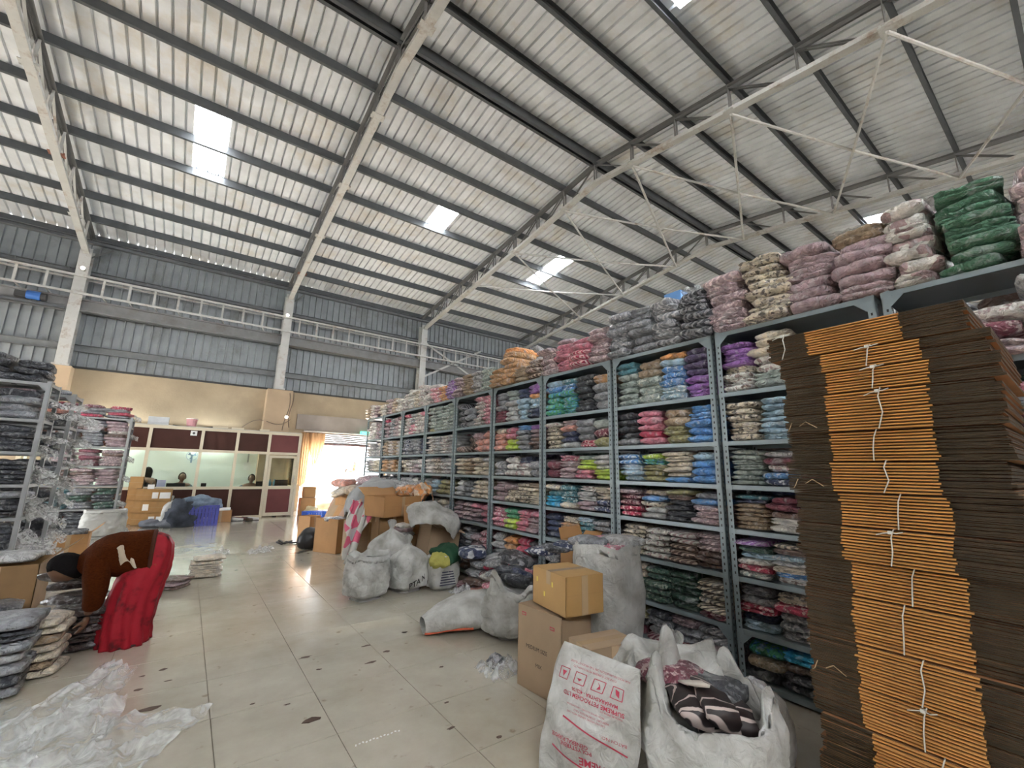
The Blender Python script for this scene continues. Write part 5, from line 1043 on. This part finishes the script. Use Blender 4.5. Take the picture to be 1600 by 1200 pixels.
V = [wp(-.14, 4.75, .67), wp(-.29, 4.75, .68), wp(-.43, 4.76, .665), wp(-.54, 4.765, .645), wp(-.60, 4.77, .62),
     wp(-.46, 4.62, .64), wp(-.43, 4.56, .46), wp(-.45, 4.60, .27), wp(-.46, 4.92, .64), wp(-.47, 4.98, .46), wp(-.52, 4.9, .27),
     wp(-.13, 4.67, .62), wp(-.19, 4.64, .40), wp(-.14, 4.64, .09), wp(-.26, 4.63, .035), wp(-.13, 4.83, .62), wp(-.21, 4.86, .40), wp(-.16, 4.86, .09), wp(-.28, 4.87, .035)]
E_ = [(0, 1), (1, 2), (2, 3), (3, 4), (2, 5), (5, 6), (6, 7), (2, 8), (8, 9), (9, 10), (0, 11), (11, 12), (12, 13), (13, 14), (0, 15), (15, 16), (16, 17), (17, 18)]
add_mesh(body, skin(V, E_, [.11, .11, .12, .06, .05, .06, .042, .028, .06, .042, .028, .09, .06, .04, .032, .09, .06, .04, .032], 0))
head_mb(body, wp(-.655, 4.77, .585), .082, (-.55, -.02, -.83), (-.8, 0, .55))
hand_mb(body, V[7], (-.15, .1, -1), (-.7, .3, 0), 1, .155); hand_mb(body, V[10], (-.15, -.1, -1), (-.7, -.3, 0), -1, .155)
body.build('body', skinm, W, True)
c_ = MB(); V2 = [wp(-.115, 4.75, .67), wp(-.31, 4.75, .69), wp(-.43, 4.76, .675), wp(-.525, 4.765, .655), wp(-.46, 4.62, .64), wp(-.425, 4.56, .46), wp(-.435, 4.595, .30), wp(-.46, 4.92, .64), wp(-.455, 4.98, .45), wp(-.495, 4.91, .30)]
add_mesh(c_, skin(V2, [(0, 1), (1, 2), (2, 3), (2, 4), (4, 5), (5, 6), (2, 7), (7, 8), (8, 9)], [(.185, .18), (.20, .19), (.185, .17), (.095, .09), .105, .08, .06, .105, .08, .06], 0))
TR = [(-.125, .665, .178, .176), (-.135, .665, .19, .184), (-.2, .668, .192, .184), (-.28, .675, .195, .178), (-.36, .675, .2, .17), (-.44, .668, .2, .155), (-.5, .66, .155, .13), (-.55, .645, .09, .09), (-.575, .635, .06, .065)]
c_.loft([[wp(x, 4.76+ry*math.cos(a)*(1+.03*math.sin(a*5+x*30)), z+rz*math.sin(a)*(1+.035*math.sin(a*3+x*22))) for a in [2*PI*k/36 for k in range(36)]] for x, z, ry, rz in TR])
CG = c_.build('cardigan', cardi, W, True)
MB().tube([wp(-.135, 4.76+.186*math.sin(a), .665+.180*math.cos(a)) for a in [2*PI*k/24 for k in range(25)]], .016, 6).build('hem', mat('dark rust rib', (.05, .011, .003), .95), CG, True)
rings = []; SR = [(.0, -.225, .175, .19), (.06, -.225, .175, .19), (.16, -.22, .17, .185), (.3, -.205, .165, .18), (.45, -.18, .165, .175), (.56, -.155, .16, .17), (.66, -.135, .15, .165), (.74, -.12, .125, .15), (.80, -.12, .085, .115), (.83, -.125, .03, .05)]
for i in range(37):
    t = i/36*(len(SR)-1); j = min(int(t), len(SR)-2); t -= j; z, cx, rx, ry = [SR[j][q]*(1-t)+SR[j+1][q]*t for q in range(4)]; f = max(0, 1-z/.85)
    ring = []
    for k in range(72):
        a = 2*PI*k/72; fo = .055*f*math.sin(a*13+z*5+2*math.sin(z*6))+.03*math.sin(a*5-z*9)+.045*noise.noise(Vector((math.cos(a)*3, math.sin(a)*3, z*5)))-.06*max(0, 1-abs(noise.noise(Vector((math.cos(a)*4+z*6, math.sin(a)*4, z*3)))*4))**2*(.3+f)
        ring.append(wp(cx+rx*math.cos(a)*(1+fo), 4.75+ry*math.sin(a)*(1+fo), z+(.03*f*math.cos(a+2.5) if z > .02 else 0)))
    rings.append(ring)
MB().loft(rings).build('sari', sari, W, True)
MB().grid(lambda u, v: wp(-.36+.10*u+.05*v, 4.76-.207-.010*math.sin(u*9)+.03*(1-v), .74-.12*v+.03*math.sin(u*5)), 8, 8).build('tucked_cloth', mat('beige cotton', (.42, .34, .25), .9), W, True)
MB().tube([wp(-.20+.3*math.cos(a)*.0, 4.75, .7) for a in (0, 1)], .001, 3) 
hr = MB(); rings = []; hc = wp(-.645, 4.77, .598)
hf = Vector((-.55, -.02, -.83)).normalized(); hu = (Vector((-.8, 0, .55))-hf*Vector((-.8, 0, .55)).dot(hf)).normalized(); hs = hf.cross(hu)
for i in range(11):
    a1 = PI*i/10; ring = []
    for k in range(20):
        a = 2*PI*k/20; x = math.sin(a1)*math.cos(a); y = math.sin(a1)*math.sin(a); z = math.cos(a1); x = min(x, .35 if z < .5 else .75)
        ring.append(hc+(hf*(x*1.15-.10)+hs*y*.98+hu*z*1.3)*.088*(1+.05*math.sin(a*7)))
    rings.append(ring)
hr.loft(rings); bun = hc-hf*.10-hu*.05
rings = [[bun+(hs*math.cos(a)*math.sin(a1)+hu*math.sin(a)*math.sin(a1)-hf*math.cos(a1))*.036 for a in [2*PI*k/12 for k in range(12)]] for a1 in [PI*i/7 for i in range(8)]]
hr.loft(rings); hr.build('hair', hairm, W, True)
for s, y in ((0, 4.63), (1, 4.87)): MB().loft([[wp(-.11-.17*t+.0, y+.045*math.cos(a)*(.8+.4*math.sin(t*PI)), .012+.012*math.sin(a)) for a in [2*PI*k/10 for k in range(10)]] for t in (0, .3, .6, .85, 1)]).build('slipper', mat('dark slipper', (.04, .02, .02), .6), W, True)
def seated(x, y, zh, shirt, label, fwd=(0, -1, 0), hair_long=False, lean=.08, par=None, stand=False, arms=None, legs=None, beard=False):
    """zh: height of head centre; sits or stands, legs down to the floor"""
    f = Vector(fwd).normalized(); s = Vector((-f.y, f.x, 0)); P = empty('person', (x, y, 0), 0, label, 'person'); k = 1.0
    def q(a, b, z): return s*a+f*b+Vector((0, 0, z))
    hp = zh-.66 if not stand else zh-.72; gz_ = 0 if y < WY else -.21
    V = [q(0, 0, hp), q(0, lean*.3, hp+.22), q(0, lean*.8, hp+.47), q(0, lean, zh-.13), q(0, lean*1.1, zh-.05)]
    rs = [.12, .115, .13, .055, .05]; E = [(0, 1), (1, 2), (2, 3), (3, 4)]; A = []
    for sg in (1, -1):
        i = len(V); el, ha = (arms or [(.30, .08, zh-.44, .18, .34, zh-.42)])[0 if sg > 0 or not arms or len(arms) < 2 else 1][:3], (arms or [(.30, .08, zh-.44, .18, .34, zh-.42)])[0 if sg > 0 or not arms or len(arms) < 2 else 1][3:]
        V += [q(sg*.19, lean*.7, zh-.21), q(sg*el[0], el[1], el[2]), q(sg*ha[0], ha[1], ha[2])]; rs += [.06, .045, .03]; E += [(2, i), (i, i+1), (i+1, i+2)]; A.append((V[i+1], V[i+2], sg))
    for sg in (1, -1):
        i = len(V)
        if stand: V += [q(sg*.09, 0, hp-.06), q(sg*.10, .03, hp*.5+gz_*.5), q(sg*.11, -.02, gz_+.08), q(sg*.12, .1, gz_+.035)]
        else: V += [q(sg*.1, .02, hp-.02), q(sg*.12, .36, hp+.0), q(sg*.12, .34, .09), q(sg*.12, .45, .035)]
        rs += [.085, .06, .042, .035]; E += [(0, i), (i, i+1), (i+1, i+2), (i+2, i+3)]
    b = MB(); add_mesh(b, skin(V, E, rs, 0)); hc = q(0, lean*1.35, zh); head_mb(b, hc, .1, f, (0, 0, 1))
    for e0, h0, sg in A: hand_mb(b, h0, h0-e0, (0, 0, -1), sg, .17, .4)
    b.build('body', skinm, P, True)
    sh = MB(); sv = [V[0]+Vector((0, 0, .03)), V[1], V[2], q(0, lean*.9, zh-.19)]; sr = [.15, .145, .155, .085]; se_ = [(0, 1), (1, 2), (2, 3)]
    for e0, h0, sg in A:
        i = len(sv); j = 5 if sg > 0 else 8; sv += [V[j], e0, e0.lerp(h0, .6)]; sr += [.08, .062, .048]; se_ += [(2, i), (i, i+1), (i+1, i+2)]
    add_mesh(sh, skin(sv, se_, sr, 0)); sh.build('shirt', shirt, P, True)
    tr_ = MB(); i0 = 11
    tv = [V[0]]+V[i0:i0+3]+V[i0+4:i0+7]; add_mesh(tr_, skin(tv, [(0, 1), (1, 2), (2, 3), (0, 4), (4, 5), (5, 6)], [.135, .1, .075, .06, .1, .075, .06], 0)); tr_.build('trousers', mat('dark trousers', (.04, .035, .04), .8), P, True)
    rings = []
    for i in range(9):
        a1 = PI*i/8; rings.append([hc+Vector((0, 0, .012))+(f*(min(math.sin(a1)*math.cos(a), .35 if math.cos(a1) < .75 else .8)*1.0-.1)+s*math.sin(a1)*math.sin(a)*.86+Vector((0, 0, 1))*max(math.cos(a1), -.45 if not hair_long else -2.2)*1.24*(1 if math.cos(a1) > 0 or not hair_long else 2.2))*.108 for a in [2*PI*k/16 for k in range(16)]])
    MB().loft(rings).build('hair', hairm, P, True)
    if not stand:
        CH = empty('office_chair', (x-f.x*.03, y-f.y*.03, 0), 0, 'dark office chair under the ' + label.split(',')[0], 'chair')
        MB().box(f*.06+Vector((0, 0, hp-.14)), (.44, .42, .05)).build('seat', mat('black iron', (.03, .03, .03)), CH)
        for a in (1, -1):
            for c in (1, -1): MB().cyl(s*.18*a+f*(.05+.17*c)+Vector((0, 0, 0)), s*.18*a+f*(.05+.17*c)+Vector((0, 0, hp-.15)), .012, 6).build('leg', mat('black iron', (.03, .03, .03)), CH)
    return P
blk = mat('black cloth', (.015, .015, .018), .8); blu = mat('slate blue shirt', (.06, .075, .11), .8, 0, .2, 30); gry = mat('grey shirt', (.12, .15, .16), .8)
p = gy(237, 738, 15.15); seated(p.x, 15.15, p.z, blk, 'woman in black with long dark hair, seated sideways behind the office glass', (-.8, .5, 0), True)
p = gy(284, 746, 15.2); seated(p.x, 15.2, p.z, gry, 'man in grey shirt seated behind a dark monitor, under the wall fan', (.1, -1, 0))
p = gy(393, 748, 15.2); seated(p.x, 15.2, p.z, blu, 'man in slate blue shirt bending over his desk, below the paper sheet', (-.1, -1, 0), lean=.14, arms=[(.34, .05, p.z-.34, .2, .35, p.z-.38)])
pk = mat('pinkish shirt', (.55, .38, .36), .8); wh = mat('white shirt', (.6, .58, .58), .8)
p = gy(553, 728, 18.2); seated(p.x, 18.2, p.z, pk, 'man in pinkish shirt and dark trousers standing outside the bright doorway', (-.2, -1, 0), stand=True, arms=[(.28, .0, p.z-.5, .34, .1, p.z-.74), (.30, .02, p.z-.45, .2, .25, p.z-.45)])
p = gy(540, 737, 20.5); seated(p.x, 20.5, p.z, wh, 'person in white standing farther out beyond the doorway', (.3, -1, 0), stand=True, arms=[(.26, .0, p.z-.5, .28, .1, p.z-.74)])
# monitor, laptop, bottles on the desk
def mon(px, w_, h_, lab):
    x = gy(px, 755, 14.85).x; O = empty('computer_monitor', (x, 14.7, .776), 0, lab, 'monitor'); MB().bb((-w_/2, -.01, .03), (w_/2, .015, .03+h_)).build('screen_housing', blk, O); MB().bb((-.02, .0, 0), (.02, .03, .08)).bb((-.1, -.07, 0), (.1, .07, .01)).build('stand', blk, O)
mon(275, .4, .1, 'low dark monitor in front of the man in grey'); mon(318, .12, .1, 'small dark monitor at the second mullion'); mon(408, .3, .15, 'dark monitor beside the man in slate blue'); mon(438, .35, .2, 'dark monitor behind the office door glass')
x = gy(252, 755, 14.85).x; tag(MB().bb((-.09, -.05, 0), (.09, .05, .2)).bb((-.095, -.055, .2), (.095, .055, .21)).build('desk_carton', mat('lilac card', (.5, .48, .75), .6), None, False, (x, 14.8, .776)), 'small lilac carton on the desk beside the woman in black', 'box')
for k, px in enumerate((212, 421, 428)):
    x = gy(px, 755, 14.8).x; tag(MB().tube([(0, 0, 0), (0, 0, .16), (0, 0, .2), (0, 0, .24)], [.04, .04, .015, .015], 10).build('water_bottle', mat('blue bottle', (.1, .3, .45), .2), None, True, (x, 14.75, .776)), ['blue water bottle on the desk by the corner rack', 'blue water bottle on the desk behind the door glass', 'second blue water bottle behind the door glass, beside a monitor'][k], 'bottle')
# ---------------------------------------------------------------- in front of the office
bx = mat('golden kraft board', (.40, .225, .085), .8, 0, .1, 6)
k = 0
for ci, (px, n) in enumerate(((201, 4), (214, 3), (226, 3), (238, 3), (250, 3))):
    p = G(px, 821 if ci else 819)
    for j in range(n):
        h_ = .27; C_ = carton((p.x-.13, p.y+.3), (p.x-.13, p.y), (p.x+.125, p.y+.0), h_, f"small golden-brown carton, {ORD[j]} in the {ORT[ci]} column from the corner rack", bx, 'closed', tape=False, z=j*(h_+.002), label_sticker=False, group='small cartons by the office', name='small_carton')
        MB().bb((0, -.0012, h_*.5), (.255, -.0, h_*.52)).build('tape', tapem, C_)
        if (ci, j) in ((2, 1), (3, 0), (4, 0), (4, 2), (3, 2)): MB().bb((.03, -.003, .06), (.23, -.001, .2)).build('label_sticker', paperm, C_)
        k += 1
p = G(225, 821); tag(MB().bb((-.06, -.05, 0), (.06, .05, .1)).bb((-.062, -.052, .04), (.062, -.05, .07)).build('paper_pack', paperm, None, False, (p.x, p.y+.1, .816)), 'white paper pack on top of the small cartons', 'paper')
p = G(262, 821); sack((p.x, p.y+.1), .3, .3, .55, 'narrow white sack between the small cartons and the jeans heap', 31, 'tied')
def crate(c, w_, d, h_, m, label):
    O = empty('plastic_crate', c, .15, label, 'crate'); b = MB().bb((-w_/2, -d/2, 0), (w_/2, d/2, .012))
    b.bb((-w_/2, -d/2, h_-.03), (w_/2, -d/2+.02, h_)).bb((-w_/2, d/2-.02, h_-.03), (w_/2, d/2, h_)).bb((-w_/2, -d/2, h_-.03), (-w_/2+.02, d/2, h_)).bb((w_/2-.02, -d/2, h_-.03), (w_/2, d/2, h_)).build('crate_frame', m, O)
    for a in range(9):
        x = -w_/2+w_*(a+.5)/9
        MB().bb((x-w_*.045, -d/2+.003, .01), (x+w_*.045, -d/2+.008, h_)).build('rib', m, O); MB().bb((x-w_*.045, d/2-.008, .01), (x+w_*.045, d/2-.003, h_)).build('rib', m, O)
    for s in (-1, 1): MB().bb((s*w_/2-.004, -d/2, .01), (s*w_/2+.004, d/2, h_)).build('side', m, O)
    for z in (h_*.33, h_*.66): MB().bb((-w_/2, -d/2-.004, z-.008), (w_/2, -d/2+.004, z+.008)).build('band', m, O)
bp_ = mat('violet-blue plastic', (.09, .1, .42), .4); bb_ = mat('bright blue plastic', (.02, .12, .62), .35)
p = G(312, 822); crate((p.x, p.y+.2, 0), .62, .4, .46, bp_, 'violet-blue slatted crate loaded with jeans before the partition')
cloth_lump('jeans_heap', (p.x-.35, p.y+.15, 0), (.34, .3, .32), mat('dark denim', (.05, .06, .08), .85, 0, .4, 7, .6, 12), 'heap of dark jeans slumped against the violet-blue crate', 'clothes', 12, mess=.3)
cloth_lump('jeans_heap', (p.x-.08, p.y+.2, .36), (.40, .26, .18), mat('pale denim', (.16, .21, .28), .85, 0, .4, 7, .6, 12), 'pale denim heaped on top of the violet-blue crate', 'clothes', 15, mess=.3)
p = G(262, 824); cloth_lump('grey_bundle', (p.x+.05, p.y, 0), (.26, .12, .1), mat('grey jersey', (.2, .21, .24), .8, bump=.5), 'grey soft bundle on the floor before the jeans heap', 'bundle', 5)
p = G(233, 824); cloth_lump('grey_bundle', (p.x, p.y, 0), (.18, .12, .1), mat('grey jersey', (.2, .21, .24), .8, bump=.5), 'grey soft bundle on the floor before the small cartons', 'bundle', 7)
p = G(342, 816); carton((p.x-.22, p.y+.25), (p.x-.22, p.y), (p.x+.25, p.y), .28, 'open carton of white rolls before the partition, past the crate', box_o, 'open', flaps=(0, 0, 0, 0))
for k in range(3): tag(MB().cyl((-.11, 0, 0), (.11, 0, 0), .05, 12).cyl((-.112, 0, 0), (-.111, 0, 0), .02, 8).build('white_roll', paperm, None, False, (p.x-.05+.08*k, p.y+.08+.05*k, .27+.01*k)), f"white roll in the open carton past the crate, {ORT[k]} from the crate", 'roll')
for k in range(8):
    px = 352+k*6.2; q = G(px, 814-(k % 3)); S_ = empty('shoe', (q.x, q.y, 0), RND.uniform(-1, 1), ['dark maroon', 'black', 'dark brown', 'white'][k % 4]+f" shoe on the floor by the partition, {ORT[k]} from the open carton", 'shoe', 'shoes by the partition')
    m = mat(['maroon shoe', 'black shoe', 'brown shoe', 'white shoe'][k % 4], [(.12, .03, .03), (.02, .02, .02), (.08, .05, .03), (.5, .5, .5)][k % 4], .5)
    MB().loft([[(-.13+.26*t, .04*math.cos(a)*(.8+.5*math.sin(t*PI)), max(.012, .045*math.sin(a)+.05*(1-t*.6))) for a in [2*PI*i/10 for i in range(10)]] for t in (0, .2, .5, .8, 1)]).build('upper', m, S_, True); MB().bb((-.13, -.04, 0), (.13, .04, .014)).build('sole', blk, S_)
p = G(492, 811); crate((p.x+.02, p.y+.1, 0), .6, .36, .2, bb_, 'bright blue low crate at the doorway beside the pile')
# by the doorway jamb
p = G(472, 806); carton((p.x-.05, p.y+.4), (p.x-.05, p.y+.1), (p.x+.35, p.y+.12), .5, 'orange lit carton beside the office door corner', box_o, 'closed', tape=False); carton((p.x, p.y+.4), (p.x, p.y+.12), (p.x+.34, p.y+.12), .3, 'orange lit carton on top at the office door corner', box_o, 'closed', z=.51, tape=False)
cloth_lump('plastic_bag', (p.x+.22, p.y-.05, 0), (.2, .14, .16), mat('yellow-white bag', (.65, .55, .3), .5, bump=.5), 'yellow and white plastic bag before the orange cartons', 'bag', 2)
cloth_lump('yard_heap', (4.0, 16.6, -.2), (.6, .4, .3), mat('brown scrap', (.35, .22, .15), .9, bump=.4), 'brown scrap heap just outside the doorway', 'heap', 9)
# black bag with its strap, litter
p = G(482, 858); cloth_lump('black_bag', (p.x+.02, p.y+.05, 0), (.2, .18, .2), mat('black rexine', (.012, .012, .014), .4, bump=.4, bscale=14), 'round black bag on the floor beside the orange-brown carton', 'bag', 4, mess=.1)
pts = [G(x, y)+Vector((0, 0, .02)) for x, y in ((466, 849), (455, 850), (447, 848), (440, 852), (432, 849), (436, 846), (444, 851), (456, 847))]
tag(MB().tube(pts, .016, 6).build('bag_strap', blk, None, True), 'tangled black strap lying on the floor by the black bag', 'strap')
for k, (px, py, s, lab) in enumerate(((405, 864, .32, 'white crumpled plastic on the tiles before the office door'), (345, 866, .25, 'white plastic scrap on the tiles behind the cream garments'), (420, 858, .16, 'small white plastic scrap nearer the black strap'))):
    crumple('plastic_scrap', tuple(G(px, py)), (s, s*.8, s*.5), 40+k, wf, lab, 'litter', 10)
zs = MB()
for k in range(13):
    q = G(556+5.6*k, 1166-1.9*k-(k % 3)*.7); zs.box((q.x, q.y, .003), (.010, .006, .004), 0, RND.uniform(0, 3))
o = zs.build('paper_chip_trail', paperm); o['kind'] = 'stuff'; o['label'] = 'trail of tiny white chips on the tiles'; o['category'] = 'litter'
stn = mat('dark trodden scrap', (.10, .065, .05), .9)
for k, (px, py, s) in enumerate(((486, 1125, .05), (477, 1027, .035), (498, 1046, .02), (573, 1009, .028), (604, 1018, .03), (580, 1035, .03), (632, 988, .03), (697, 1098, .015), (760, 1040, .02), (705, 1138, .02), (780, 1152, .02), (448, 1101, .015), (690, 1042, .02), (395, 1100, .012), (222, 1057, .02), (262, 1064, .015), (215, 1078, .03), (232, 1108, .045), (255, 1046, .03), (240, 1180, .02))):
    q = G(px, py); n = 9; rr = random.Random(k)
    tag(MB().loft([[(s*(1.5 if k % 2 else 1)*r_*rr.uniform(.5, 1.2)*math.cos(a), s*.6*r_*rr.uniform(.5, 1.2)*math.sin(a), z) for a in [2*PI*i/n for i in range(n)]] for r_, z in ((1, 0), (.9, .002))]).build('floor_scrap', stn, None, False, (q.x, q.y, .0005)), 'dark trodden scrap stuck on the polished tiles', 'scrap', 'dark scraps on the tiles')
# ---------------------------------------------------------------- around the bending woman
def pile(px, py, n, ph, w_, d, cols, name, lab, rz=0, seed=0, cat='garment', jit=.02, off=(0, 0)):
    q = G(px, py); rr = random.Random(seed)
    for k in range(n):
        c, p = cols[k % len(cols)]
        packet(name, pack_mesh(w_, d, ph), Matrix.Translation((q.x+off[0]+rr.uniform(-jit, jit), q.y+off[1]+rr.uniform(-jit, jit), k*ph*.98)) @ Matrix.Rotation(rz+rr.uniform(-.08, .08), 4, 'Z'), c, p, f"{PAL[c][0]} {PATW[p]}{lab}, {ORD[k]} of stack" if n > 1 else f"{PAL[c][0]} {lab}", cat)
q_ = gz(60, 1088); pile(0, 1096, 7, .066, .40, .34, [('G', '.'), ('K', '.'), ('G', '.'), ('L', '.')], 'bagged_garment', 'bagged garment at the picture corner stack beside cream ones', PI/2, 1, off=(q_.x-.30-G(0, 1096).x, q_.y+.19-G(0, 1096).y))
q_ = gz(104, 1056); pile(84, 1062, 7, .053, .26, .28, [('C', '.'), ('k', '.'), ('C', '.')], 'bagged_garment', 'bagged garment between grey stack and bending woman', PI/2-.1, 2, off=(q_.x-.20-G(84, 1062).x, q_.y+.17-G(84, 1062).y))
pile(322, 902, 5, .05, .34, .26, [('C', '.')], 'bagged_garment', 'bagged garment standing alone on the tiles', PI/2, 3, off=(0, .1))
pile(276, 918, 3, .035, .3, .25, [('n', '.'), ('m', '.')], 'folded_blanket', 'folded blanket behind the red sari', PI/2-.6, 4, off=(-.05, .05))
pile(140, 1022, 5, .062, .36, .30, [('x', '.'), ('x', '.'), ('x', '.')], 'dark_packet', 'packet under the bending woman\'s hands', PI/2, 5, off=(-.10, .24))
for k, (px, py, z, w_, rz, c) in enumerate(((130, 1020, .29, .3, 1.2, 'x'), (118, 1010, .35, .28, 1.7, 'x'), (110, 1005, .40, .3, 1.4, 'x'))):
    q = G(px, py); packet('dark_packet', pack_mesh(w_, .26, .06), Matrix.Translation((q.x-.12, q.y+.24, z+.03)) @ Matrix.Rotation(rz, 4, 'Z') @ Matrix.Rotation(.15*k, 4, 'Y'), c, '.', ['dark brown packet just below the woman\'s hands', 'dark brown packet slipping off the dark packets', 'dark brown packet topmost under her hands'][k], 'garment')
# open carton and shelf foot at the picture edge
cA = carton((-1.55, 6.75), (-1.55, 6.2), (-1.0, 6.2), .44, 'brown open carton at the foot of the rack nearest the bending woman', box_d, 'open', flaps=(0, 0, 0, .9), tape=True)
packet('bagged_garment', pack_mesh(.4, .34, .1), Matrix.Translation((-1.2, 5.85, 0)) @ Matrix.Rotation(PI/2, 4, 'Z'), 'K', '.', 'glossy charcoal bag on the floor before the brown open carton', 'garment'); packet('bagged_garment', pack_mesh(.4, .34, .1), Matrix.Translation((-1.2, 5.85, .1)) @ Matrix.Rotation(PI/2+.1, 4, 'Z'), 'K', '.', 'glossy black-grey bag topmost before the brown open carton', 'garment')
packet('bagged_garment', pack_mesh(.5, .42, .08), Matrix.Translation((-1.3, 6.45, .45)) @ Matrix.Rotation(PI/2, 4, 'Z'), 'L', '.', 'light grey bag spilling over the brown open carton', 'garment')
q = G(105, 868); carton((q.x-.25, q.y+.4), (q.x-.25, q.y), (q.x+.2, q.y+.02), .3, 'brown open carton of dark bags behind the bending woman', box_o, 'open', flaps=(0, 0, 0, .8)); packet('bagged_garment', pack_mesh(.34, .3, .1), Matrix.Translation((q.x, q.y+.2, .26)), 'K', '.', 'charcoal bag in the carton behind the bending woman', 'garment')
q = G(155, 842); sack((q.x, q.y+.2), .62, .4, .50, 'pale grey wrapped bale standing on the floor behind the woman', 41, 'open', m=mat('pale grey wrap', (.42, .42, .39), .6, 0, .1, 6, .6, 14), rim=.03, rimh=0, name='wrapped_bale', group=None)
q = G(181, 838); crumple('plastic_bag', (q.x, q.y+.1, 0), (.34, .3, .3), 61, wf, 'crumpled white and blue plastic bag beside the pale bale', 'bag', 12)
q = G(120, 830); packet('bagged_garment', pack_mesh(.5, .4, .16), Matrix.Translation((q.x, q.y+.2, .0)) @ Matrix.Rotation(PI/2, 4, 'Z'), 'G', '.', 'grey bag lying beside the pale wrapped bale', 'garment')
# clear plastic sheets in the foreground
fs = film_mat('clear sheet film', (.80, .82, .82), .36, 6)
def sheet_film(P4, seed, amp, label, n=30):
    P4 = [gz(*q) for q in P4]
    def fn(u, v):
        a = P4[0].lerp(P4[1], u); b = P4[3].lerp(P4[2], u); q = a.lerp(b, v); rg = 1-abs(noise.noise(Vector((u*3+seed, v*2.3, 0)))*2.2)
        e = noise.noise(Vector((u*2.5, v*2.5, seed+5)))*.05
        return Vector((q.x+e, q.y-e+.03*noise.noise(Vector((u*6, v*6, seed))), .006+amp*max(0, rg)**2*.8+amp*.5*abs(noise.noise(Vector((u*8+seed, v*7, 1))))))
    return tag(MB().grid(fn, n, n).build('plastic_sheet', fs, None, True), label, 'film')
sheet_film([(178, 1040), (212, 1052), (60, 1190), (-60, 1180)], 3, .05, 'long clear plastic sheet trailing towards the cream stack')
sheet_film([(100, 1105), (195, 1100), (160, 1230), (-40, 1240)], 7, .065, 'bunched clear plastic sheet in the middle of the foreground film')
sheet_film([(150, 1130), (332, 1112), (215, 1215), (60, 1260)], 11, .045, 'clear plastic sheet with a pointed end spread on the tiles')
sheet_film([(-60, 1120), (40, 1100), (60, 1230), (-80, 1260)], 15, .03, 'clear plastic sheet at the very corner beside the grey stack')
# ---------------------------------------------------------------- the packets too small or too many to part

me = bpy.data.meshes.new('garment_packets'); me.from_pydata(MASS['v'], [], MASS['f'])
for m in MASSM: me.materials.append(m)
me.polygons.foreach_set('material_index', MASS['m']); me.polygons.foreach_set('use_smooth', [True]*len(me.polygons)); me.update()
o = bpy.data.objects.new('packet_stock', me); COL.objects.link(o); tag(o, 'folded packets filling the farther racks of the row', 'packet', None, 'stuff')
